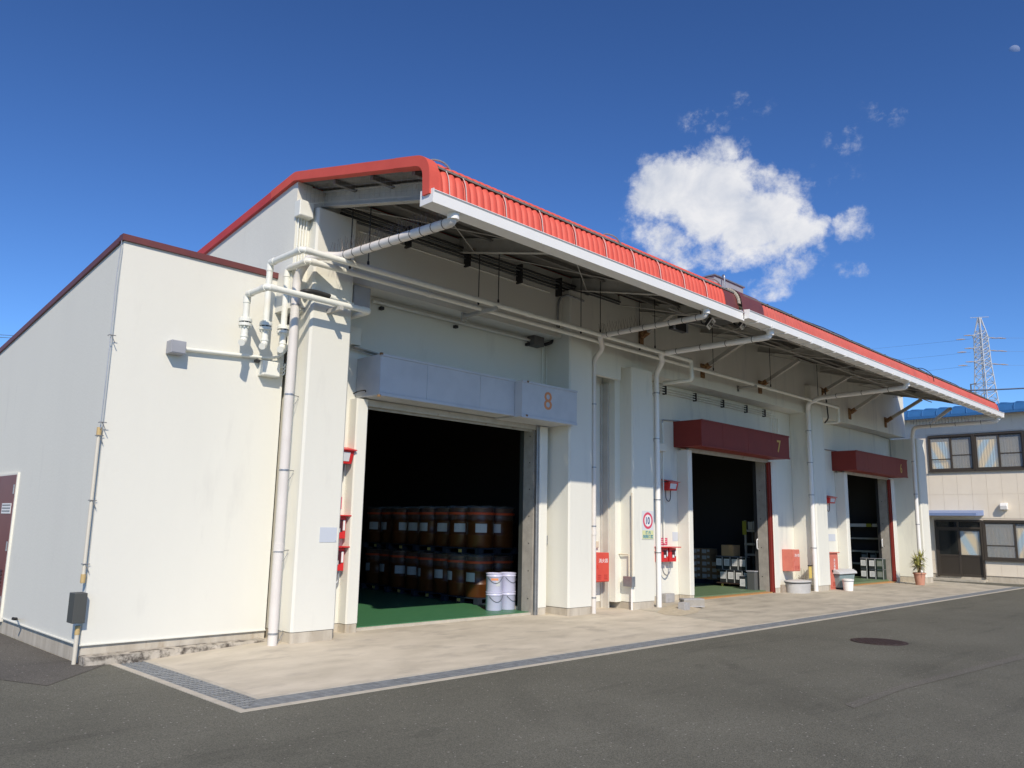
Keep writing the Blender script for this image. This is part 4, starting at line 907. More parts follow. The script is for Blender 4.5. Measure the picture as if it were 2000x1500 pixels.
# ------------------------------------------------------------------ red alarm and call boxes
def alarm_horn(label, x0, x1, yf, yb, z0, z1, hose=True):
    t = thing('alarm_lamp', label, 'alarm', ((x0+x1)/2, yb, z0), 'red alarm boxes with white face')
    q = MB(); w = x1-x0; vs = [(x0+.02, yb, z0), (x1-.03, yb, z0), (x1-.03, yf+.03, z0), (x0+.02, yf+.03, z0), (x0, yb, z1-.03), (x1, yb, z1-.03), (x1, yf, z1-.03), (x0, yf, z1-.03)]
    q.add(vs, [(3, 2, 1, 0), (4, 5, 6, 7), (0, 1, 5, 4), (1, 2, 6, 5), (2, 3, 7, 6), (3, 0, 4, 7)]); q.build('case', FIRE, t)
    q = MB(); q.add([(x0-.02, yb, z1+.02), (x1+.02, yb, z1+.02), (x1+.02, yf-.04, z1-.028), (x0-.02, yf-.04, z1-.028), (x0-.02, yb, z1+.04), (x1+.02, yb, z1+.04), (x1+.02, yf-.04, z1-.012), (x0-.02, yf-.04, z1-.012)],
                    [(3, 2, 1, 0), (4, 5, 6, 7), (0, 1, 5, 4), (1, 2, 6, 5), (2, 3, 7, 6), (3, 0, 4, 7)]); q.build('hood', FIRE, t)
    q = MB(); q.add([(x0+.06, yf+.026, z0+.035), (x1-.08, yf+.026, z0+.035), (x1-.07, yf+.003, z1-.055), (x0+.05, yf+.003, z1-.055)], [(0, 1, 2, 3)])
    q.v = [p-V(0, .006, 0) for p in q.v]; q.build('face', SIGNG, t)
    if hose:
        q = MB(); q.tube(fillet([(x0+.06, yb-.06, z0), (x0+.06, yb-.06, z0-.20), (x0+.17, yb-.07, z0-.26), (x0+.25, yb-.06, z0-.18), (x0+.25, yb-.06, z0)], .12, 5), .012, 7); q.build('hose', DKGREY, t)
    return t
alarm_horn('red alarm box with white face above the left jamb of door 8', 6.64, 6.965, 10.30, 10.515, 2.475, 2.70)
alarm_horn('red alarm box with white face left of door 7', 15.50, 15.88, 10.36, 10.555, 2.46, 2.67)
alarm_horn('red alarm box with white face left of door 6, above the tall red cabinet', 24.05, 24.48, 10.36, 10.555, 2.45, 2.65)
def call_box(t, x0, x1, yf, yb, z0, z1, lid=True):
    q = MB(); q.box(x0, x1, yf, yb, z0, z1); bx = q.build('case', FIRE, t, bev=.005); w = x1-x0
    q = MB(); q.box(x0+w*.38, x1-w*.2, yf-.006, yf-.0008, z0+.10, z1-.05); q.build('window', mat('slot_dark', (.06, .008, .012), .4), bx)
    q = MB(); q.box(x1-w*.18, x1-w*.06, yf-.010, yf-.001, z0+.12, z1-.05); q.build('label', WHITE, bx)
    q = MB(); q.box(x0+w*.4, x0+w*.62, yf-.02, yf-.007, z0+.09, z0+.15); q.build('handle', WHITE, bx)
    return bx
t = thing('call_boxes', 'pair of red call boxes under one red hood left of door 7', 'alarm', (15.2, 10.55, .87))
call_box(t, 15.20, 15.47, 10.40, 10.555, .87, 1.17); call_box(t, 15.53, 15.80, 10.40, 10.555, .87, 1.17)
q = MB(); q.box(15.18, 15.86, 10.30, 10.555, 1.18, 1.20); q.build('hood', FIRE, t)
q = MB(); q.box(15.471, 15.529, 10.46, 10.555, .88, 1.165); q.build('back_plate', FIRE, t)
q = MB(); q.tube(fillet([(15.36, 10.47, .87), (15.36, 10.47, .65), (15.5, 10.46, .55), (15.66, 10.47, .65), (15.66, 10.47, .87)], .16, 6), .014, 8); q.build('hose', GALV, t)
t = thing('call_boxes', 'two red call boxes one above the other, half hidden by the first pillar', 'alarm', (6.8, 10.5, .87))
for (z0, z1) in ((1.36, 1.68), (.89, 1.22)):
    bx = call_box(t, 6.66, 6.945, 10.40, 10.515, z0, z1)
    q = MB(); q.box(6.64, 7.0, 10.32, 10.515, z1+.01, z1+.028); q.build('hood', FIRE, t)
q = MB(); q.tube(fillet([(6.90, 10.46, .89), (6.90, 10.46, .72), (6.80, 10.46, .64), (6.7, 10.46, .72)], .1, 5), .018, 8); q.build('hose', GALV, t)
t = box_on_wall('call_box', 'red call box fixed above the tall red cabinet by door 6', 'alarm', 22.90, 23.35, 10.40, 10.555, 1.06, 1.20, FIRE, .004, False)
q = MB(); q.box(22.86, 23.5, 10.30, 10.555, 1.205, 1.23); q.build('hood', FIRE, t)
def red_sign(label, x0, x1, y, z0, z1, rows):
    t = thing('warning_sign', label, 'sign', (x0, y, z0), 'small red warning signs')
    q = MB(); q.box(x0, x1, y-.006, y-.0008, z0, z1); q.build('plate', mat('sign_crimson', (.62, .07, .14), .5), t)
    h = (z1-z0)/(rows*2+1)
    for i in range(rows):
        rr = random.Random(i+int(x0*10)); xx_ = x0+.03
        q = MB()
        while xx_ < x1-.045:
            w = rr.uniform(.012, .03); q.box(xx_, xx_+w, y-.0085, y-.0065, z0+h*(2*i+1), z0+h*(2*i+2)); xx_ += w+.008
        q.build('print', PINKT, t)
red_sign('small red warning sign with white lines above the twin call boxes', 15.39, 15.68, 10.555, 1.235, 1.39, 3)
red_sign('small red sign half hidden by the first pillar, above the stacked call boxes', 6.75, 6.925, 10.515, 1.80, 1.98, 3)
red_sign('small red sign above the tall red cabinet', 22.95, 23.4, 10.555, 1.25, 1.38, 2)

# extinguisher cabinets
def cabinet(label, x0, x1, yf, yb, z0, z1, m):
    t = thing('extinguisher_cabinet', label, 'cabinet', ((x0+x1)/2, yb, z0), 'red extinguisher cabinets')
    q = MB(); q.box(x0, x1, yf, yb, z0, z1); q.build('case', m, t, bev=.006)
    q = MB(); q.box(x0+.012, x1-.012, yf-.012, yf-.001, z0+.015, z1-.015); d = q.build('door', m, t, bev=.004)
    text('lettering', '消火器', .088, ((x0+x1)/2+.03, yf-.014, z1-.155), FR, WHITE, d, .0015, 1.12)
    q = MB(); q.box(x0+.07, x0+.088, yf-.026, yf-.0125, z0+.27, z0+.33); q.build('handle', m, d)
    for cx in (x0+.13, x1-.12):
        for i in range(3):
            q = MB(); q.box(cx-.05, cx+.05, yf-.019, yf-.0125, z0+.06+i*.035, z0+.068+i*.035); q.build('louvre', mat('louvre_red', (.40, .03, .02), .5), d)
    return t
cabinet('bright red extinguisher cabinet on the wall right of the second drainpipe', 12.66, 13.11, 10.22, 10.515, .53, 1.10, CABRED)
cabinet('faded red extinguisher cabinet on the wall right of door 7', 21.22, 21.63, 10.25, 10.555, .52, 1.10, CABFADE)
t = thing('equipment_cabinet', 'tall faded red cabinet with white vertical lettering standing left of door 6', 'cabinet', (23.25, 10.2, -.04))
q = MB(); q.box(22.93, 23.55, 10.0, 10.45, -.04, .99); q.build('case', CABFADE, t, bev=.01)
q = MB(); q.box(22.90, 23.58, 9.95, 10.47, .995, 1.02); q.build('lid', CABFADE, t)
q = MB(); q.box(22.99, 23.50, 9.988, 9.999, .05, .96); d = q.build('door', CABFADE, t, bev=.004)
for i, ch in enumerate('消火器格納箱'): text('lettering', ch, .085, (23.27, 9.985, .80-i*.085), FR, WHITE, d, .0015, 1.3)
q = MB(); q.tube([(23.09, 9.97, .46), (23.09, 9.97, .53)], .02, 8); q.build('handle', IRON, d)
for i in range(4):
    q = MB(); q.box(23.1, 23.45, 9.981, 9.987, .09+i*.03, .098+i*.03); q.build('louvre', MATS['louvre_red'], d)

# speed sign and blank plates
t = thing('speed_sign', 'speed limit sign reading 10 with yellow caption on the third pillar', 'sign', (13.96, 9.88, 1.37))
x0, x1, yf = 13.765, 14.17, 9.878
q = MB(); q.box(x0, x1, yf-.006, yf-.0005, 1.37, 1.955); q.build('plate', SIGNG, t)
q = MB(); q.box(x0+.008, x1-.008, yf-.0085, yf-.0065, 1.378, 1.555); q.build('caption_panel', SIGNY, t)
cx, cz = 13.97, 1.755
def disc(n, r0, r1, y, m):
    q = MB(); k_ = 40; vs = []
    for i in range(k_):
        a = 2*PI*i/k_; vs += [(cx+r0*math.cos(a), y, cz+r0*math.sin(a)), (cx+r1*math.cos(a), y, cz+r1*math.sin(a)), (cx+r1*math.cos(a), y+.002, cz+r1*math.sin(a))]
    fs = [];
    for i in range(k_):
        j = (i+1) % k_; fs.append((3*i, 3*i+1, 3*j+1, 3*j)); fs.append((3*i+1, 3*i+2, 3*j+2, 3*j+1))
    if r0 == 0: pass
    q.add(vs, fs); return q.build(n, m, t)
disc('ring', .123, .170, yf-.0095, RING)
q = MB(); q.prism([(cx+.122*math.cos(2*PI*i/36), cz+.122*math.sin(2*PI*i/36)) for i in range(36)], 1, yf-.009, yf-.0065); q.build('disc', WHITE, t)
text('numeral', '10', .20, (cx-.003, yf-.0102, cz), FR, NAVY, t, .0008, .82, .006)
text('lettering', '構 内', .072, (cx, yf-.0094, 1.512), FR, TEAL, t, .0005, 1.1, .002)
text('lettering', '制限速度', .078, (cx, yf-.0094, 1.43), FR, TEAL, t, .0005, 1.12, .002)
def plate(label, x0, x1, y, z0, z1, m):
    t = thing('plate', label, 'plate', (x0, y, z0), 'blank pale plates'); q = MB(); q.box(x0, x1, y-.006, y-.0008, z0, z1); q.build('panel', m, t)
    q = MB(); q.box(x1-.02, x1-.012, y-.010, y-.0062, z0+.015, z0+.023); q.build('screw', GALV, t)
plate('blank pale blue plate on the first pillar', 6.19, 6.465, 9.90, 1.32, 1.525, SIGNB)
plate('blank pale blue plate on the wall beside the twin call boxes', 15.90, 16.12, 10.56, 1.32, 1.525, SIGNB)
plate('blank pale blue plate on the wall right of the tall red cabinet', 24.25, 24.75, 10.56, 1.32, 1.53, SIGNB)
t = thing('notice_board', 'pale notice with dark vertical writing on the wall right of door 6', 'sign', (29.3, 10.56, 1.7))
a, c = PY(1757, 1001, 10.555), PY(1770, 1030, 10.555)
q = MB(); q.box(a.x, c.x, 10.549, 10.556, c.z, a.z); q.build('panel', SIGNG, t)
rr = random.Random(5)
for k_ in range(3):
    q = MB(); zz = a.z-.04; xx_ = a.x+.08+k_*(c.x-a.x)*.33
    while zz > c.z+.1: q.box(xx_, xx_+.09, 10.546, 10.5485, zz-.035, zz); zz -= rr.uniform(.05, .075)
    q.build('print', NAVY, t)
# grey meter box with cream conduits on the side of the third pillar
xm = 13.36; a, c = PX(1216.5, 1125, xm), PX(1233, 1143, xm)
t = thing('meter_box', 'grey meter box with cream conduits on the side of the third pillar', 'meter box', (xm, a.y, .45))
q = MB(); q.box(xm, xm+.11, c.y-.02, a.y, .44, .64); q.build('case', GALV, t, bev=.006)
yt = (a.y+c.y)/2-.03
q = MB(); q.tube([(13.43, yt+.03, .64), (13.43, yt+.03, 1.07), (13.40, 10.40, 1.07)], .018, 8); q.build('conduit', CREAMP, t)
q = MB(); q.tube([(13.43, yt-.05, .64), (13.43, yt-.05, 2.3)], .014, 8); q.build('conduit', CREAMP, t)
q = MB(); q.tube([(13.43, yt-.03, .44), (13.43, yt-.03, -.02)], .02, 8); q.build('conduit', GUTTER, t)
q = MB(); q.box(13.10, 13.24, 10.49, 10.513, 1.06, 1.085); q.build('conduit', CREAMP, t)
t = box_on_wall('push_button', 'small cream push button above the bright red cabinet', 'switch', 13.02, 13.10, 10.46, 10.516, 1.19, 1.32, CREAMP, .004)
# ------------------------------------------------------------------ roof details
t = thing('lightning_conductor', 'dark conductor cable with pale loops along the near red eaves', 'cable', (5.7, 7.2, 5.9))
top1 = [(p[0], p[1]) for p in EP1]; ci = 6
def eave_top(EP, k_, lift): return EP[k_][0], EP[k_][1]+lift
yy_, zz_ = eave_top(EP1, 6, .045)
q = MB(); pts = []; x = 5.75
while x < 12.3: pts.append((x, yy_, zz_-.006*((int(x*10)) % 3))); x += .35
q.tube(pts, .0055, 5); q.build('cable', BLACK, t)
for x in (5.72, 9.12, 12.05):
    q = MB(); q.tube(fillet([(x, yy_+.22, zz_+.04), (x+.03, yy_+.14, zz_+.15), (x+.16, yy_+.02, zz_+.12), (x+.27, yy_-.02, zz_-.01)], .12, 5), .012, 7); q.build('loop', GALV, t)
q = MB()
x = 6.2
while x < 12.2: q.box(x-.015, x+.015, yy_+.0, yy_+.04, zz_-.03, zz_+.008); x += .69
q.build('clip', BROWN, t)
t = thing('lightning_conductor', 'dark conductor cable along the far faded red eaves', 'cable', (13.6, 7.2, 5.9))
yy_, zz_ = eave_top(EP2, 5, .085); rr = random.Random(4)
q = MB(); pts = [(13.6+.5*i, yy_+.08, zz_+rr.uniform(-.012, .02)) for i in range(31)]; q.tube(pts, .010, 5); q.build('cable', BLACK, t)
q = MB()
for i in range(1, 30, 2): q.box(13.6+.5*i-.02, 13.6+.5*i+.02, yy_+.05, yy_+.10, zz_-.09, zz_)
q.build('clip', BLACK, t)
q = MB(); a = V(22.3, yy_+.08, zz_); q.tube(fillet([a, a+V(.25, -.12, .02), a+V(.42, -.28, -.16), a+V(.42, -.30, -.34)], .15, 5), .010, 6); q.build('drop_lead', BLACK, t)
rb = MB(); a, c = PY(1392, 556, 8.6), PY(1428, 552, 8.6)
t = thing('roof_ventilator', 'grey box ventilator on the roof where the two red roofs meet', 'ventilator', (a.x, 8.6, 6.2))
xa, xb = PY(1396, 560, 8.5).x, PY(1452, 575, 8.5).x; zt_ = PY(1425, 551, 8.5).z
q = MB(); q.prism([(8.5, zt_-.28), (8.62, zt_-.30), (9.6, zt_-.30), (9.6, zt_), (8.5, zt_)], 0, xa, xb); q.build('hood', GREY, t, bev=.01)
q = MB(); q.box(xa-.03, xb+.03, 8.47, 9.63, zt_+.001, zt_+.03); q.build('lid', GALV, t)
q = MB(); q.box(xa+.1, xb-.1, 8.7, 9.5, 6.1, zt_-.30); q.build('neck', DKGREY, t)
q = MB(); p = PY(1415, 550, 8.4); q.tube(fillet([(p.x, 8.4, zt_-.35), (p.x-.03, 8.38, zt_+.05), (p.x+.08, 8.5, zt_+.06), (p.x+.3, 8.6, zt_+.04)], .08, 4), .016, 6); q.build('pipe', GALV, t)

# ------------------------------------------------------------------ loose things on the apron
t = thing('storage_bin', 'grey green plastic storage bin with pale lid left of door 6', 'bin', (23.7, 9.9, -.05))
q = MB()
vs = [(23.28, 9.86, .03), (24.18, 9.86, .03), (24.18, 10.28, .03), (23.28, 10.28, .03), (23.20, 9.82, .40), (24.27, 9.82, .40), (24.27, 10.32, .40), (23.20, 10.32, .40)]
q.add(vs, [(3, 2, 1, 0), (4, 5, 6, 7), (0, 1, 5, 4), (1, 2, 6, 5), (2, 3, 7, 6), (3, 0, 4, 7)]); q.build('body', BINB, t, bev=.02)
q = MB(); q.box(23.42, 24.05, 9.826, 9.835, .10, .30); q.build('front_panel', BINB, t, bev=.003)
q = MB(); q.prism([(9.78, .41), (9.80, .47), (9.90, .53), (10.25, .53), (10.35, .47), (10.36, .41)], 0, 23.14, 24.36); q.build('lid', BINL, t, bev=.02)
q = MB(); q.box(23.17, 24.31, 9.80, 10.34, .392, .409); q.build('rim', BLACK, t)
for x in (23.34, 24.0):
    q = MB(); q.box(x, x+.12, 9.9, 10.25, -.045, .03); q.build('foot', BLACK, t)
t = thing('bucket', 'small white lidded bucket between the tall red cabinet and the grey green bin', 'bucket', (23.25, 9.62, -.04))
q = MB(); q.lathe([(.125, -.04), (.15, .24), (.15, .25)], (23.25, 9.62, 0), 20); q.build('body', GUTTER, t)
q = MB(); q.lathe([(.162, .25), (.165, .285), (.10, .30), (.0, .30)], (23.25, 9.62, 0), 20); q.build('lid', GUTTER, t)
q = MB(); q.lathe([(.153, .225), (.156, .249)], (23.25, 9.62, 0), 20); q.build('band', GREY, t)
pt_ = PZ(1570, 1157, -.01)
t = thing('tub', 'wide pale oval tub with a lid by the fourth drainpipe', 'tub', (21.05, 10.0, -.02))
def squash(q, c, sx, sy):
    q.v = [Vector((c[0]+(p.x-c[0])*sx, c[1]+(p.y-c[1])*sy, p.z)) for p in q.v]; return q
cc = (21.05, 10.05)
q = MB(); q.lathe([(.315, -.02), (.325, .24)], (cc[0], cc[1], 0), 28); squash(q, cc, 1.45, .85).build('body', mat('tub_grey', (.55, .54, .52), .6, col2=(.48, .47, .45), nscale=7), t)
q = MB(); q.lathe([(.315, .225), (.345, .245), (.35, .265), (.33, .27)], (cc[0], cc[1], 0), 28); squash(q, cc, 1.45, .85).build('rim', DKGREY, t)
q = MB(); q.lathe([(.352, .272), (.35, .295), (.2, .315), (0, .318)], (cc[0], cc[1], 0), 28); squash(q, cc, 1.45, .85).build('lid', BINL, t)
t = thing('weed', 'dry twiggy weed with a yellow tag behind the oval tub', 'plant', (21.75, 10.2, 0))
rr = random.Random(9); q = MB()
for i in range(46):
    a = rr.uniform(0, 2*PI); r0 = rr.uniform(.1, .34); h = rr.uniform(.12, .55)
    q.tube([(21.72, 10.2, .05), (21.72+r0*.5*math.cos(a), 10.2+r0*.35*math.sin(a), .05+h*.65), (21.72+r0*math.cos(a), 10.2+r0*.5*math.sin(a), .05+h)], .004, 3, False)
q.build('twigs', TWIG, t)
p = PY(1582, 1108, 10.05); q = MB(); q.box(p.x-.08, p.x+.08, 10.04, 10.055, .33, .66); q.build('tag', TAGY, t); q = MB(); q.box(p.x-.10, p.x+.10, 10.02, 10.07, .662, .685); q.build('tag_hood', BLACK, t)
# concrete blocks, channel piece, sand
def blk(label, c, sx, sy, sz, rz, m=BLOCK, name='concrete_block'):
    t = thing(name, label, 'block', c, 'loose concrete blocks by the wall'); q = MB(); R = Matrix.Rotation(rz, 3, 'Z'); q.box(-sx/2, sx/2, -sy/2, sy/2, 0, sz); q.v = [R @ p+Vector(c) for p in q.v]; q.build('block', m, t, bev=.008); return t
p = PZ(1326, 1177, 0); blk('upright pale concrete block against the wall left of door 7', (p.x-.15, 10.38, 0), .34, .16, .19, .0)
p = PZ(1341, 1191, 0); blk('pale concrete block lying on the sand left of door 7', (p.x, p.y+.06, -.01), .24, .15, .15, .12)
p = PZ(1534, 1158, -.01); blk('small grey block leaning at the wall right of door 7', (p.x, p.y+.08, -.01), .22, .12, .20, 0, mat('block_tan', (.36, .30, .24), .95))
p = PZ(1363, 1186, 0)
t = thing('hollow_block', 'hollow grey channel block with three holes lying before door 7', 'block', (p.x, p.y, 0))
R = Matrix.Rotation(-.5, 3, 'Z'); c0 = Vector((p.x, p.y+.12, 0))
def rbx(n, x0, x1, y0, y1, z0, z1, m):
    q = MB(); q.box(x0, x1, y0, y1, z0, z1); q.v = [R @ v+c0 for v in q.v]; return q.build(n, m, t)
rbx('web', -.26, .22, -.10, .10, .145, .17, BLOCK); rbx('web', -.26, .22, -.10, .10, .0, .03, BLOCK)
for yv in (-.10, -.04, .03, .08): rbx('web', -.26, .22, yv, yv+.02, .031, .144, CONC)
rbx('core', .10, .20, -.079, .079, .032, .143, BLACK)
pts = [PZ(u, v, .012) for u, v in ((1283, 1192), (1296, 1184), (1322, 1178), (1352, 1170), (1376, 1180), (1362, 1191), (1330, 1197), (1300, 1196))]
q = MB(); c_ = sum((p for p in pts), Vector())/len(pts); vs = [Vector((c_.x, c_.y, .05))]+[Vector((p.x, p.y, apron_z(p.x, p.y)+.004)) for p in pts]
q.add(vs, [(0, i+1, (i+1) % len(pts)+1) for i in range(len(pts))], True); sn = q.build('sand', SAND); sn['kind'] = 'stuff'; sn['label'] = 'thin heap of spilled sand around the loose blocks left of door 7'
# manhole
t = thing('manhole_cover', 'round rusty iron manhole cover set in the asphalt yard', 'manhole cover', (13.49, 5.14, ZG))
q = MB(); q.lathe([(.425, ZG-.03), (.425, ZG+.005), (.405, ZG+.005), (.405, ZG-.0)], (13.49, 5.14, 0), 36); q.build('ring', IRON, t)
q = MB(); q.lathe([(.40, ZG-.02), (.40, ZG+.009), (0, ZG+.009)], (13.49, 5.14, 0), 36)
q.build('lid', IRON, t)
q = MB()
for i in range(-5, 6):
    for j in range(-5, 6):
        if i*i+j*j < 27: q.box(13.49+i*.066-.02, 13.49+i*.066+.02, 5.14+j*.066-.02, 5.14+j*.066+.02, ZG+.0095, ZG+.014)
q.build('tread', IRON, t)
# potted yucca
pc_x, pc_y = 28.45, 9.42
t = thing('potted_yucca', 'yellow green yucca in a terracotta pot beside the last pillar', 'potted plant', (pc_x, pc_y, -.05))
q = MB(); q.lathe([(.13, -.05), (.175, .29), (.20, .295), (.20, .34), (.175, .345), (.165, .30)], (pc_x, pc_y, 0), 24); q.build('pot', TERRA, t)
q = MB(); q.lathe([(.17, .31), (0, .315)], (pc_x, pc_y, 0), 16); q.build('soil', IRON, t)
rr = random.Random(21); heads = [(-.10, .02, .74), (.06, -.06, .86), (.19, .04, .66), (-.02, .07, .62), (-.19, -.03, .58)]
for (hx, hy, hz) in heads:
    q = MB(); q.tube([(pc_x+hx*.2, pc_y+hy*.2, .30), (pc_x+hx*.6, pc_y+hy*.6, .30+(hz-.3)*.5), (pc_x+hx, pc_y+hy, hz-.04)], [.024, .02, .016], 7); q.build('stem', STEM, t)
    for mm, cnt in ((LEAF, 34), (LEAF2, 10)):
        q = MB()
        for i in range(cnt):
            a = rr.uniform(0, 2*PI); el = rr.uniform(-.55, 1.3) if mm is LEAF else rr.uniform(-1.3, -.1); L = rr.uniform(.22, .40); d = Vector((math.cos(a)*math.cos(el), math.sin(a)*math.cos(el), math.sin(el))); s_ = d.cross(Vector((0, 0, 1))).normalized()*.016
            p0 = Vector((pc_x+hx, pc_y+hy, hz-.06+.06*rr.random())); p1 = p0+d*L*.5+V(0, 0, .01); p2 = p0+d*L-V(0, 0, .05*L*math.cos(el)*2)
            q.add([p0-s_*.6, p0+s_*.6, p1+s_, p1-s_, p2], [(0, 1, 2, 3), (3, 2, 4)])
        q.build('leaves', mm, t)

# ------------------------------------------------------------------ goods inside the doorways
FL = .052
def drum(label, x, y, z, rz, first=[None]):
    if first[0] is None:
        t = thing('drum', label, 'drum', (0, 0, 0), 'brown drums on pallets inside door 8'); r = .275; h = .79
        prof = [(r-.012, 0), (r, .015)]
        for zz in (.26, .52): prof += [(r, zz-.03), (r+.012, zz-.015), (r+.012, zz+.0), (r, zz+.015)]
        prof += [(r, h-.02), (r+.008, h-.01), (r+.008, h), (r-.012, h), (r-.014, h-.01), (0, h-.01)]
        q = MB(); q.lathe(prof, (0, 0, 0), 28); q.build('body', DRUM, t)
        q = MB(); n = 40; rr = random.Random(8); vs = []; fs = []
        lev = [(.012, .55), (.016, .66), (.020, .77), (.014, .83)]
        for (o_, zz) in lev:
            for k_ in range(n):
                a = 2*PI*k_/n; rad_ = r+o_+rr.uniform(-.004, .012); vs.append((rad_*math.cos(a), rad_*math.sin(a), zz+rr.uniform(-.02, .015)))
        vs.append((0, 0, .835))
        for i in range(len(lev)-1):
            for k_ in range(n): fs.append((i*n+k_, i*n+(k_+1) % n, (i+1)*n+(k_+1) % n, (i+1)*n+k_))
        o_ = (len(lev)-1)*n
        for k_ in range(n): fs.append((o_+k_, o_+(k_+1) % n, len(vs)-1))
        q.add(vs, fs); q.build('film', FILMM, t)
        q = MB(); q.lathe([(r+.026, .655), (r+.030, .667), (r+.030, .685), (r+.026, .70)], (0, 0, 0), 28); q.build('strap', STRAP, t)
        q = MB(); vs = []; m_ = 7
        for k_ in range(m_):
            a = PI+.05+(k_/(m_-1)-.5)*.85; vs += [((r+.0065)*math.cos(a), (r+.0065)*math.sin(a), .30), ((r+.0065)*math.cos(a), (r+.0065)*math.sin(a), .475)]
        q.add(vs, [(2*k_, 2*k_+2, 2*k_+3, 2*k_+1) for k_ in range(m_-1)], True); lb = q.build('label', PAPER, t)
        q = MB()
        for j in range(3):
            a0 = PI+.05-.34; zz = .44-j*.04
            q.add([((r+.008)*math.cos(a0+d_), (r+.008)*math.sin(a0+d_), zz+s_) for d_, s_ in ((0, 0), (.3, 0), (.3, .012), (0, .012))], [(0, 1, 2, 3)])
        q.build('print', GREY, lb)
        first[0] = t; t.location = (x, y, z); t.rotation_euler = (0, 0, rz); return t
    return dup(first[0], (x, y, z), rz, label)
def pallet(label, x, y, z, first=[None]):
    if first[0] is None:
        t = thing('pallet', label, 'pallet', (0, 0, 0), 'dark blue plastic pallets under the drums')
        for i in range(7):
            q = MB(); q.box(-.55, .55, -.55+i*.158, -.55+i*.158+.15, .105, .13); q.build('deck_board', PALLET, t)
        for sx in (-.5, 0, .5):
            for sy in (-.5, 0, .5):
                q = MB(); q.box(sx-.06, sx+.06, sy-.06, sy+.06, .02, .105); q.build('block', PALLET, t)
        for sy in (-.5, 0, .5):
            q = MB(); q.box(-.56, .56, sy-.055, sy+.055, 0, .02); q.build('skid', PALLET, t)
        q = MB(); q.box(-.562, -.5605, -.05, .05, .03, .09); q.build('tag', TAGY, t)
        first[0] = t; t.location = (x, y, z); return t
    return dup(first[0], (x, y, z), 0, label)
ROWX = lambda y: 10.95+(y-11.6)*.13
ordn = ['nearest', 'second', 'third', 'fourth', 'fifth']
rr = random.Random(31)
pY = [12.42, 13.60, 14.78, 15.96]
for lev in (0, 1):
    z0 = FL+lev*(.13+.79+.045)
    nm = 'lower' if lev == 0 else 'upper'
    for i, y in enumerate(pY):
        px_ = ROWX(y)+.56
        pallet('dark blue pallet, %s in the %s tier counting from door 8' % (ordn[i], nm), px_, y, z0)
        for sx in (-.275, .285):
            for sy in (-.28, .28):
                side_n = 'front row' if sx < 0 else 'back row'; fb = 'near' if sy < 0 else 'far'
                drum('brown strapped drum, %s row, %s side of the %s %s pallet' % ('front' if sx < 0 else 'back', fb, ordn[i], nm), px_+sx+rr.uniform(-.012, .012), y+sy+rr.uniform(-.01, .01), z0+.132, rr.uniform(-.5, .9))
def pail(label, x, y, z, rz, first=[None]):
    if first[0] is None:
        t = thing('pail', label, 'pail', (0, 0, 0), 'lilac metal pails stacked inside door 8'); r = .152; h = .335
        q = MB(); q.lathe([(r-.006, 0), (r, .012), (r, .27), (r+.005, .275), (r+.005, .285), (r, .29), (r, h-.02)], (0, 0, 0), 26); q.build('body', PAILM, t)
        q = MB(); q.lathe([(r+.007, h-.022), (r+.009, h-.004), (r-.01, h), (r-.02, h-.012), (0, h-.012)], (0, 0, 0), 26); q.build('lid', PAILM, t)
        q = MB(); q.lathe([(r+.002, .262), (r+.006, .268)], (0, 0, 0), 26); q.build('bead', GREY, t)
        hp = [((r+.01)*math.cos(a), (r+.012)*math.sin(a), .255-.10*math.sin((a-PI*.95)/(PI*.6)*PI)) for a in [PI*.95+PI*.6*k_/10 for k_ in range(11)]]
        q = MB(); q.tube(hp, .004, 5); q.build('handle', BLACK, t)
        first[0] = t; t.location = (x, y, z); t.rotation_euler = (0, 0, rz); return t
    return dup(first[0], (x, y, z), rz, label)
pp_ = PZ(973, 1193.5, FL); pax, pay = pp_.x+.05, pp_.y+.17
pl1 = pail('lilac pail at the bottom of the left stack in door 8', pax, pay, FL, .4)
pail('lilac pail at the bottom of the right stack in door 8', pax+.33, pay-.02, FL, .9)
p2 = pail('lilac pail with an orange label on top of the left stack', pax, pay, FL+.337, .2)
pail('lilac pail on top of the right stack behind the door jamb', pax+.33, pay-.02, FL+.337, .7)
q = MB(); r = .1535
def arc(a0, a1, z0, z1, n=6):
    q = MB(); vs = []
    for k_ in range(n+1):
        a = a0+(a1-a0)*k_/n; vs += [(pax+r*math.cos(a), pay+r*math.sin(a), FL+.337+z0), (pax+r*math.cos(a), pay+r*math.sin(a), FL+.337+z1)]
    return q.add(vs, [(2*k_, 2*k_+2, 2*k_+3, 2*k_+1) for k_ in range(n)], True)
def fixrot(q):
    Ri = Matrix.Rotation(-.2, 3, 'Z'); c = Vector((pax, pay, FL+.337)); q.v = [Ri @ (p-c)+c for p in q.v]; return q
fixrot(arc(3.55, 4.45, .205, .245)).build('label', NUM8, p2); fixrot(arc(4.15, 4.7, .10, .20)).build('label', PAPER, p2)
# a sheet of clear film trailing off the lower drums
q = MB(); y0 = 11.75
q.add([(10.93, 12.6, 1.0), (10.95, 12.2, .98), (10.90, 11.75, 1.03), (10.98, 12.6, .80), (10.96, 12.2, .86), (10.92, 11.8, .98)], [(0, 1, 4, 3), (1, 2, 5, 4)])
tag(q.build('plastic_film', FILMM), 'loose flap of clear film trailing off the nearest lower drums', 'film')

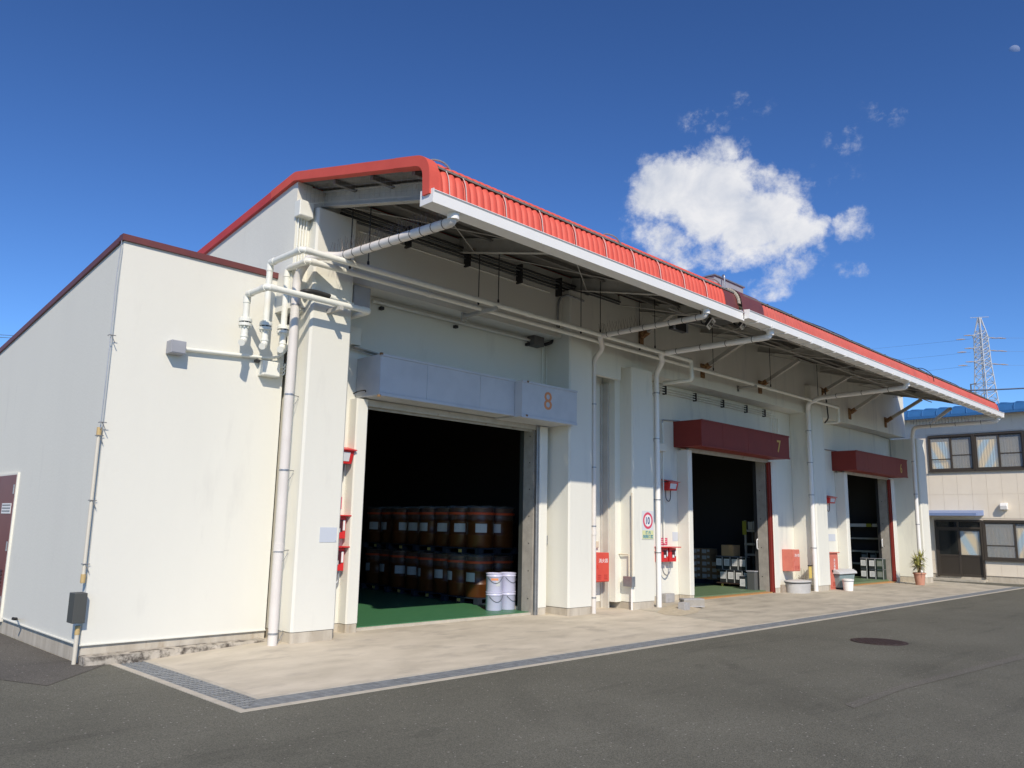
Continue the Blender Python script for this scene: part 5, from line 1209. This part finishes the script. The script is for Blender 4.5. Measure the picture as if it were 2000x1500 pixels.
# doors 7 and 6: goods stand along the right-hand walls and face the left
BINK = mat('can_black', (.03, .034, .038), .45); CHROME = mat('strip_grey', (.42, .44, .44), .4)
CANG = mat('can_dark_green', (.03, .05, .04), .45)
LAB = ['left', 'middle', 'right', 'far right']
def can(label, x, y, z, group, s=.23, h=.345, lab=WHITE, body=None):
    t = thing('square_can', label, 'can', (x, y, z), group); q = MB(); q.box(x, x+s, y, y+s, z, z+h); q.build('body', body or BINK, t, bev=.008)
    q = MB(); q.box(x+.01, x+s-.01, y+.01, y+s-.01, z+h+.0005, z+h+.012); q.build('lid', GREY, t)
    if lab:
        q = MB(); q.box(x-.003, x-.0008, y+.045, y+s-.02, z+.10, z+.285); q.build('label', lab, t)
        q = MB()
        for k_ in range(4): q.box(x-.0042, x-.0032, y+.06, y+s-.05, z+.13+k_*.035, z+.142+k_*.035)
        q.build('print', GREY, t)
    q = MB(); q.box(x-.010, x-.001, y+.004, y+.028, z+.004, z+h-.01); q.build('strip', CHROME, t); return t
G7 = 'black square cans inside door 7'
for r, (zz, nm) in enumerate(((.105, 'lower'), (.46, 'upper'))):
    for i in range(4):
        can('black square can with white label, %s row, %s of four inside door 7' % (nm, LAB[i]), 20.5, 11.84-i*.242+(.12 if r else 0), FL+zz, G7)
tt = thing('cart', 'low dark cart with castors under the black cans inside door 7', 'cart', (20.6, 11.5, FL))
q = MB(); q.box(20.46, 20.98, 10.99, 12.16, FL+.075, FL+.10); q.build('deck', IRON, tt)
for (xx_, yy_) in ((20.52, 11.1), (20.52, 12.0), (20.9, 11.1), (20.9, 12.0)):
    q = MB(); q.tube([(xx_-.015, yy_, FL+.037), (xx_+.015, yy_, FL+.037)], .037, 10); q.box(xx_-.01, xx_+.01, yy_-.02, yy_+.02, FL+.04, FL+.075); q.build('castor', TAGY, tt)
def carton(label, x, y, z, sx, sy, sz, group='brown cartons stacked inside door 7', m=CARD, lab=True, small=False):
    t = thing('carton', label, 'box', (x, y, z), group); q = MB(); q.box(x, x+sx, y, y+sy, z, z+sz); q.build('box', m, t, bev=.005)
    q = MB(); q.box(x+sx*.1, x+sx*.9, y+sy*.46, y+sy*.54, z+sz+.0005, z+sz+.002); q.build('tape', TAGY, t)
    if lab:
        q = MB(); q.box(x-.0025, x-.0008, y+sy*.42, y+sy*.88, z+sz*.22, z+sz*.85); q.build('label', PAPER, t)
        q = MB(); q.box(x-.0025, x-.0008, y+sy*.08, y+sy*.34, z+sz*.45, z+sz*.85); q.build('small_label', PAPER, t)
    return t
rown = ['bottom', 'second', 'third', 'fourth', 'fifth']
for i, y in enumerate((13.32, 12.99, 12.66, 12.33)):
    for j in range((4, 5, 5, 3)[i]):
        carton('brown carton, %s from the floor in the %s column from the left inside door 7' % (rown[j], ('first', 'second', 'third', 'fourth')[i]), 21.0, y, FL+.12+j*.176, .4, .31, .170)
tt = thing('pallet', 'dark pallet under the brown cartons inside door 7', 'pallet', (21, 12.9, FL), 'dark blue plastic pallets under the drums')
for i in range(5):
    q = MB(); q.box(20.96, 22.0, 12.28+i*.28, 12.28+i*.28+.24, FL+.09, FL+.117); q.build('deck_board', PALLET, tt)
for xx_ in (20.97, 21.45, 21.88):
    q = MB(); q.box(xx_, xx_+.1, 12.28, 13.64, FL, FL+.09); q.build('skid', PALLET, tt)
carton('plain cardboard box lying on the upper black cans inside door 7', 20.5, 11.62, FL+.83, .36, .38, .30, None, mat('cardboard_tan', (.42, .28, .15), .85), False)
can('black square can with a bright label standing nearest the door 7 threshold', 20.0, 10.97, FL-.03, G7, .22, .36)
t = thing('bin', 'dark upright bin against the right reveal of door 7', 'bin', (20.2, 10.8, FL))
q = MB(); q.box(19.93, 20.10, 10.70, 10.93, FL-.03, FL+.46); q.build('body', DKGREY, t, bev=.02); q = MB(); q.box(19.92, 20.105, 10.69, 10.94, FL+.462, FL+.49); q.build('lid', GREY, t)
sh = thing('shelving', 'shelving with cream beams and a yellow plate just inside door 7', 'shelving', (20.95, 11.2, FL))
for (xx_, yy_) in ((20.98, 11.49), (21.4, 11.49), (20.98, 10.98), (21.4, 10.98)):
    q = MB(); q.box(xx_, xx_+.05, yy_, yy_+.05, FL, FL+1.82); q.build('upright', STEELW if xx_ < 21 else RACK, sh)
for zz in (.84, 1.13, 1.50):
    q = MB(); q.box(20.965, 20.979, 10.98, 11.54, FL+zz, FL+zz+.06); q.build('beam', STEELW, sh); q = MB(); q.box(20.98, 21.45, 10.98, 11.54, FL+zz+.045, FL+zz+.06); q.build('shelf', RACK, sh)
q = MB(); q.box(20.94, 20.962, 11.46, 11.575, FL+1.42, FL+1.80); q.build('plate', YEL, sh)
GS = 'boxes on the shelving inside door 7'
t = thing('carton', 'white box on the top shelf inside door 7, next to the yellow plate', 'box', (21, 11.3, FL+1.6), GS); q = MB(); q.box(21.0, 21.3, 11.29, 11.43, FL+1.565, FL+1.78); q.build('box', PAPER, t, bev=.004)
t = thing('carton', 'green and white box on the top shelf inside door 7, by the reveal', 'box', (21, 11.1, FL+1.6), GS); q = MB(); q.box(21.0, 21.3, 11.14, 11.27, FL+1.565, FL+1.79); q.build('box', PAPER, t, bev=.004); q = MB(); q.box(21.0, 21.3, 11.02, 11.138, FL+1.565, FL+1.79); q.build('lid', mat('box_green', (.08, .34, .25), .6), t)
p = PX(1479.5, 1062, 20.09); t = thing('wall_handle', 'white handle on the shutter edge inside door 7', 'handle', p)
q = MB(); q.tube(fillet([p+V(.02, 0, .12), p+V(-.03, 0, .10), p+V(-.03, 0, -.12), p+V(.02, 0, -.14)], .03, 3), .016, 8); q.build('grip', WHITE, t)
G6 = 'black square cans inside door 6'
for i, y in enumerate((11.085, 10.80, 10.545)):
    for j in range(2):
        can('black square can, %s of the %s stack inside door 6' % (('bottom', 'top')[j], LAB[i]), 28.45, y, FL-.03+j*.358, G6, .232, .345, WHITE if i < 2 else mat('label_unlit', (.22, .25, .20), .7), BINK if i < 2 else CANG)  # third stack stands unlit: shade painted into its label colour, not white
sh = thing('shelving', 'long rack with pale beams along the right wall inside door 6', 'shelving', (29.4, 12.5, FL))
for yy_ in (10.98, 12.4, 13.9):
    q = MB(); q.box(29.42, 29.48, yy_, yy_+.06, FL, FL+1.95); q.build('upright', RACK, sh)
for v in (1026, 1051, 1076, 1100):
    zz = PX(1680, v, 29.4).z; q = MB(); q.box(29.40, 29.419, 10.98, 14.0, zz-.035, zz+.02); q.build('beam', STEELW, sh); q = MB(); q.box(29.42, 30.0, 10.98, 14.0, zz+.0, zz+.02); q.build('shelf', RACK, sh)
zz = PX(1680, 1026, 29.4).z
for (ua, ub, m_, nm) in ((1661, 1692, SIGNG, 'banner'), (1692, 1702, YEL, 'plate'), (1704, 1713, SIGNG, 'plate')):
    a, c = PX(ua, 1029, 29.39), PX(ub, 1029, 29.39); q = MB(); q.box(29.38, 29.399, c.y, a.y, zz-.05, zz+.06); q.build(nm, m_, sh)
for i, y in enumerate((11.45, 11.15)):
    can('black square can on the lowest shelf, %s of two inside door 6' % ('left', 'right')[i], 29.5, y, PX(1680, 1100, 29.4).z+.022, G6, .232, .345, mat('label_dim', (.3, .33, .35), .7))
p = PX(1723.5, 1060, 28.69); t = thing('wall_handle', 'white handle on the shutter edge inside door 6, beyond the bin', 'handle', p)
q = MB(); q.tube(fillet([p+V(.02, 0, .12), p+V(-.03, 0, .10), p+V(-.03, 0, -.12), p+V(.02, 0, -.14)], .03, 3), .016, 8); q.build('grip', WHITE, t)

# ------------------------------------------------------------------ office building across the end of the yard
XOF = 33.5
of = thing('office_building', 'two storey cream office building with blue roof at the right edge', 'building', (XOF, 10.4, ZG))
YA, YB = 3.2, 13.5; ZT = 6.05
def pz(u, v): p = PX(u, v, XOF); return p.y, p.z
y_d0, z_d1 = pz(1824.5, 1016); y_d1, _ = pz(1917, 1016); zd0 = .02
# openings: (y hi, y lo, z lo, z hi)
wu = []
for (ua, ub) in ((1814.5, 1903.6), (1904.2, 2003)):
    ya, _ = pz(ua, 900); yb, _ = pz(ub, 900); wu.append((yb, ya))
zu0, zu1 = pz(1860, 920)[1], pz(1860, 850)[1]
ya, _ = pz(1921.5, 1060); zl0, zl1 = pz(1940, 1094)[1], pz(1940, 1017.5)[1]
wl = (ya-2.05, ya)
wu.append((wu[1][0]-2.4, wu[1][0]-.02))
b = MB()
zlist = [(-.3, .14)]
b.box(XOF+.05, XOF+8, YA, YB, -.3, .12); b.build('plinth', PLINTH, of)
def wallband(z0, z1, gaps):
    ys = YA
    for (g0, g1) in sorted(gaps)+[(YB, YB)]:
        if g0 > ys: bb = MB(); bb.box(XOF+.03, XOF+.25, ys, g0, z0, z1); bb.build('wall', CREAMD, of)
        ys = max(ys, g1)
wallband(.12, zl0-.03, [(y_d1, y_d0)])
wallband(zl0-.03, zl1+.03, [wl, (wl[0]-2.3, wl[0]-.2), (y_d1, y_d0)])
wallband(zl1+.03, zu0-.03, [])
wallband(zu0-.03, zu1+.03, wu)
wallband(zu1+.03, ZT, [])
b = MB(); b.box(XOF+.26, XOF+8, YA, YB, .1, ZT); b.build('core', INTW, of)
# siding panels, one by one
pw = .495
def panels(z0, z1, ya, yb):
    y = yb
    while y > ya+.05:
        y0 = max(ya, y-pw); q = MB(); q.box(XOF+.020, XOF+.029, y0+.004, y-.004, z0+.004, z1-.004); q.build('siding_panel', CREAMW, of); y -= pw
zm = (zl1+.03+zu0-.06)/2+.06
panels(zl1+.09, zm, YA, YB); panels(zm, zu0-.09, YA, YB)
panels(.13, zl0-.07, YA, y_d1-.02); panels(.13, zl0-.07, y_d0+.02, YB)
panels(zl0-.07, zl1+.09, y_d0+.02, YB); panels(zl0-.07, zl1+.09, wl[1]+.01, y_d1-.02) if y_d1-wl[1] > .12 else None
panels(zu1+.08, ZT, YA, YB); panels(zu0-.09, zu1+.08, wu[0][1]+.02, YB)
def sash(par, y0, y1, z0, z1, xf, cur, mid=None, gl=None, w=.05, curz=1.0):
    q = MB(); q.box(xf, xf+.035, y0, y0+w, z0, z1); q.box(xf, xf+.035, y1-w, y1, z0, z1); q.box(xf, xf+.035, y0+w, y1-w, z0, z0+w*1.1); q.box(xf, xf+.035, y0+w, y1-w, z1-w, z1)
    if mid: q.box(xf+.005, xf+.03, y0+w, y1-w, mid-.018, mid+.018)
    sh_ = q.build('sash', DKBRZ, par)
    q = MB(); q.box(xf+.014, xf+.020, y0+w, y1-w, z0+w*1.1, z1-w); q.build('pane', gl or GLASS, sh_)
    if cur:
        zc1 = z0+(z1-z0)*curz; q = MB(); n = 24; vs = []
        for i in range(n+1):
            yy = y0+.04+(y1-y0-.08)*i/n; xx = xf+.075+.012*math.sin(i*1.9); vs += [(xx, yy, z0+.03), (xx, yy, zc1)]
        q.add(vs, [(2*i, 2*i+2, 2*i+3, 2*i+1) for i in range(n)], True); q.build('blind', cur, sh_)
    return sh_
def window(y0, y1, z0, z1, curs, mids):
    q = MB(); q.box(XOF-.03, XOF+.10, y0, y0+.045, z0, z1); q.box(XOF-.03, XOF+.10, y1-.045, y1, z0, z1); q.box(XOF-.03, XOF+.10, y0+.045, y1-.045, z0, z0+.05); q.box(XOF-.03, XOF+.10, y0+.045, y1-.045, z1-.05, z1); q.box(XOF-.06, XOF-.03, y0-.02, y1+.02, z0-.03, z0+.01)
    w = q.build('window', DKBRZ, of); ym = (y0+y1)/2
    sash(w, ym-.02, y1-.045, z0+.05, z1-.05, XOF+.0, curs[0], mids[0], None, .05, .86)
    sash(w, y0+.045, ym+.02, z0+.05, z1-.05, XOF+.04, curs[1], mids[1], None, .05, .86); return w
DIM = curtain('curtain_dim', .2); 
for nd in DIM.node_tree.nodes:
    if nd.type == 'VALTORGB': nd.color_ramp.elements[0].color = (.085, .07, .045, 1); nd.color_ramp.elements[1].color = (.05, .062, .065, 1)
window(*wu[0], zu0, zu1, (CURT, DIM), (zu0+.46, zu0+.60)); window(*wu[1], zu0, zu1, (CURT2, DIM), (None, zu0+.6)); window(*wu[2], zu0, zu1, (CURT, DIM), (None, None))
window(*wl, zl0, zl1, (DIM, CURT2), (zl0+.52, None)); window(wl[0]-2.3, wl[0]-.2, zl0, zl1, (CURT, DIM), (None, None))
# double door with transom
ym = pz(1873, 1060)[0]; zt0 = pz(1870, 1031)[1]
q = MB(); q.box(XOF-.02, XOF+.12, y_d1, y_d1+.06, zd0, z_d1); q.box(XOF-.02, XOF+.12, y_d0-.06, y_d0, zd0, z_d1); q.box(XOF-.02, XOF+.12, y_d1+.06, y_d0-.06, z_d1-.05, z_d1); q.box(XOF-.02, XOF+.12, y_d1+.06, y_d0-.06, zt0-.03, zt0+.03); q.box(XOF-.02, XOF+.12, ym-.03, ym+.03, zt0+.03, z_d1-.05); dd = q.build('door', DKBRZ, of)
q = MB(); q.box(XOF+.05, XOF+.06, y_d1+.06, ym-.03, zt0+.03, z_d1-.05); q.box(XOF+.05, XOF+.06, ym+.03, y_d0-.06, zt0+.03, z_d1-.05); q.build('transom_pane', GLASSD, dd)
zmid = zd0+(zt0-zd0)*.44
for (a, c, cur, gl, xf) in ((ym-.02, y_d0-.06, None, GLASSD, XOF+.0), (y_d1+.06, ym+.02, CURT, GLASS, XOF+.045)):
    q = MB(); q.box(xf, xf+.035, a, a+.06, zd0+.03, zt0-.03); q.box(xf, xf+.035, c-.06, c, zd0+.03, zt0-.03); q.box(xf, xf+.035, a+.06, c-.06, zd0+.03, zd0+.12); q.box(xf, xf+.035, a+.06, c-.06, zt0-.10, zt0-.03); q.box(xf, xf+.035, a+.06, c-.06, zmid-.03, zmid+.03); lf = q.build('door_leaf', DKBRZ, dd)
    q = MB(); q.box(xf+.012, xf+.024, a+.061, c-.061, zd0+.121, zmid-.031); q.build('kick_panel', mat('bronze_panel', (.06, .05, .04), .5, .2), lf)
    q = MB(); q.box(xf+.014, xf+.020, a+.06, c-.06, zmid+.03, zt0-.10); q.build('pane', gl, lf)
    if cur: q = MB(); q.box(xf+.06, xf+.065, a+.05, c-.05, zmid, zt0-.12); q.build('blind', cur, lf)
    q = MB(); q.box(xf-.012, xf-.001, (a+.02 if cur is None else c-.045), (a+.045 if cur is None else c-.02), zmid-.02, zmid+.16); q.build('handle', BLACK, lf)
q = MB(); q.box(XOF-.55, XOF+.04, y_d1-.05, y_d0+.4, ZG-.1, -.03); q.build('step', KERB, of)
q = MB(); q.box(XOF-.25, XOF+.03, YA, y_d1-.06, ZG-.1, ZG+.03); q.build('kerb', KERB, of)
yc0, zc_ = pz(1921, 1003); yc1 = y_d0+.35
q = MB(); q.add([(XOF+.02, yc0, zc_-.07), (XOF-.85, yc0+.02, zc_-.10), (XOF-.85, yc1, zc_-.10), (XOF+.02, yc1, zc_-.07), (XOF+.02, yc0, zc_+.12), (XOF-.85, yc0+.02, zc_+.0), (XOF-.85, yc1, zc_+.0), (XOF+.02, yc1, zc_+.12)], [(3, 2, 1, 0), (4, 5, 6, 7), (0, 1, 5, 4), (1, 2, 6, 5), (2, 3, 7, 6), (3, 0, 4, 7)]); q.build('canopy', BLUEC, of)
# roof with standing seams, curved at the eave
prof = [(XOF-.42, ZT+.02), (XOF-.37, ZT+.16), (XOF-.22, ZT+.27), (XOF+.1, ZT+.36), (XOF+.8, ZT+.45), (XOF+5, ZT+.88), (XOF+9, ZT+1.2)]
q = MB(); vs = []; n = len(prof)
for yy in (YA-.3, YB+.5): vs += [(p[0], yy, p[1]) for p in prof]
q.add(vs, [(i, i+1, n+i+1, n+i) for i in range(n-1)], True); q.build('roof', BLUE, of)
yy = YA
while yy < YB:
    q = MB(); q.tube([(p[0], yy, p[1]+.02) for p in prof[:6]], .022, 5); q.build('roof_seam', BLUE, of); yy += .52
q = MB(); q.box(XOF-.46, XOF-.40, YA-.3, YB+.5, ZT-.07, ZT+.03); q.box(XOF-.40, XOF+.28, YA-.3, YB+.5, ZT-.02, ZT-.002); q.build('eave_board', BLUE, of)
ph = pz(1962, 989); t = thing('vent_hood', 'cream vent hood on the office wall between the storeys', 'vent', (XOF-.02, ph[0], ph[1]))
q = MB(); q.prism([(XOF+.001, ph[1]-.13), (XOF-.16, ph[1]-.12), (XOF-.18, ph[1]+.02), (XOF-.10, ph[1]+.12), (XOF+.001, ph[1]+.13)], 1, ph[0]-.12, ph[0]+.12); q.build('hood', GUTTER, t, bev=.02)

# ------------------------------------------------------------------ pylon and wires far behind
def PD(u, v, dist): return V(0, 0, EYE)+ray(u, v)*dist
DP = 230.0; sc = DP/FPX
base = PD(1930, 785, DP); cxp, cyp = PD(1914, 640, DP).x, PD(1914, 640, DP).y
t = thing('pylon', 'lattice steel electricity pylon far beyond the roofs', 'pylon', (cxp, cyp, ZG))
zl_ = {v: PD(1914, v, DP).z for v in (619, 632, 647, 658, 682, 710, 740, 785)}
rx = Vector((cY, -sY, 0)); ry = Vector((sY, cY, 0))
def hw(z):
    tab = [(zl_[619], .25), (zl_[632], .5), (zl_[647], .95), (zl_[650] if 650 in zl_ else zl_[647]-.2, 1.15), (zl_[682], 1.3), (zl_[710], 1.4), (zl_[785], 2.05), (0, 3.6)]
    for (a, wa), (c, wc) in zip(tab, tab[1:]):
        if z >= c: return wa+(wc-wa)*(a-z)/(a-c+1e-9) if z <= a else wa
    return 5.2
def corner(z, sx, sy): w = hw(z); ctr = Vector((cxp, cyp, z)); Rr = rx*math.cos(.35)+ry*math.sin(.35); Ry = -rx*math.sin(.35)+ry*math.cos(.35); return ctr+Rr*w*sx+Ry*w*sy
zs = [zl_[619]]+[zl_[647]]; z = zl_[647]
while z > zl_[710]: z -= 1.5; zs.append(z)
while z > 6: z -= 2.4; zs.append(z)
zs.append(ZG)
CS = [(-1, -1), (1, -1), (1, 1), (-1, 1)]
for (sx, sy) in CS:
    q = MB(); q.tube([corner(z, sx, sy) for z in zs], .17, 4); q.build('leg', PYL, t)
for i in range(len(zs)-1):
    q = MB()
    for k_ in range(4):
        a, c = CS[k_], CS[(k_+1) % 4]
        q.tube([corner(zs[i], *a), corner(zs[i+1], *c)], .075, 4, False); q.tube([corner(zs[i], *c), corner(zs[i+1], *a)], .075, 4, False); q.tube([corner(zs[i+1], *a), corner(zs[i+1], *c)], .075, 4, False)
    q.build('bracing', PYL, t)
for v in (658, 684, 711):
    zc = PD(1914, v, DP).z
    q = MB()
    for s_ in (-1, 1):
        c = Vector((cxp, cyp, zc)); e = c+rx*s_*3.2+ry*s_*1.2
        for sy in (-1, 1): q.tube([corner(zc+.5, s_, sy), e], .10, 4); q.tube([corner(zc-.9, s_, sy), e], .09, 4)
    arm = q.build('arm', PYL, t)
    for s_ in (-1, 1):
        for k_ in (0, 1):
            e = Vector((cxp, cyp, zc-.6*k_))+rx*s_*(3.0+.8*k_)+ry*s_*1.2*(1-2*k_)
            q = MB(); q.tube([e, e+rx*s_*1.1-V(0, 0, .05), e+rx*s_*2.6-V(0, 0, .15)], [.09, .20, .09], 6); q.build('insulator', INSUL, arm)
q = MB(); c = Vector((cxp, cyp, zl_[619])); q.tube([c-rx*2.6-V(0, 0, .2), c, c+rx*2.8+V(0, 0, .2)], .08, 4); q.build('top_arm', PYL, t)
WIRE = mat('wire_steel', (.20, .24, .32), .6)
def wire(label, pts, r, m=WIRE):
    q = MB(); q.tube(pts, r, 5); return tag(q.build('power_line', m), label, 'cable', 'overhead lines')
wire('thick overhead cable crossing before the pylon at the right edge', [PD(1885, 762.5, 60), PD(1945, 761, 58), PD(2040, 756.5, 55)], .055)
q = MB(); a = PD(1897, 764, 60); q.tube([a, a+V(0, 0, .55)], .05, 5); q.tube([a+V(0, 0, .5), a+V(.3, -.3, .6)], .04, 5); tag(q.build('line_bracket', DKGREY), 'small dark line bracket above the far eaves below the pylon', 'bracket')
wire('upper thin wire in the sky left of the low building', [PD(-40, 652, 60), PD(40, 656, 62)], .02, DKGREY)
wire('lower thin wire in the sky left of the low building', [PD(-40, 657, 60), PD(40, 661, 62)], .02, DKGREY)
for i, v in enumerate((658, 684, 711)):
    wire('%s conductor running left from the pylon' % ('top', 'middle', 'lowest')[i], [PD(1896, v+4, 228), PD(1860, v+8, 240), PD(1700, v+24, 300)], .028)
    wire('%s conductor running right from the pylon' % ('top', 'middle', 'lowest')[i], [PD(1958, v+2, 228), PD(2040, v+3, 240)], .028)

# ------------------------------------------------------------------ day moon
DM = 1800.0; mc = PD(1980.5, 99, DM); rm = 10.2*DM/FPX
fwd = (mc-V(0, 0, EYE)).normalized(); upm = (UP*math.cos(.26)+RT*math.sin(.26)*1.0).normalized(); upm = (upm-fwd*upm.dot(fwd)).normalized(); rtm = fwd.cross(upm).normalized()
q = MB(); vs = []; fs = []; n1, n2 = 24, 8
for i in range(n1+1):
    a = PI*i/n1
    for j in range(n2+1):
        b_ = (j/n2)*PI/2*1.12-PI/2*.12          # lit limb to just past the terminator
        x_ = math.cos(a); rr_ = math.sin(a); vs.append(mc+rtm*rm*x_+upm*rm*rr_*math.sin(b_)-fwd*rm*rr_*math.cos(b_))
for i in range(n1):
    for j in range(n2):
        k_ = i*(n2+1)+j; fs.append((k_, k_+1, k_+n2+2, k_+n2+1))
q.add(vs, fs, True)
MOON = bpy.data.materials.new('moon_pale'); MOON.use_nodes = True; tn = MOON.node_tree; bs = tn.nodes['Principled BSDF']
bs.inputs['Base Color'].default_value = (.5, .55, .65, 1); bs.inputs['Roughness'].default_value = 1; bs.inputs['Specular IOR Level'].default_value = 0; bs.inputs['Alpha'].default_value = .30
tag(q.build('moon', MOON, loc=mc), 'pale half moon in the upper right of the blue sky', 'moon')
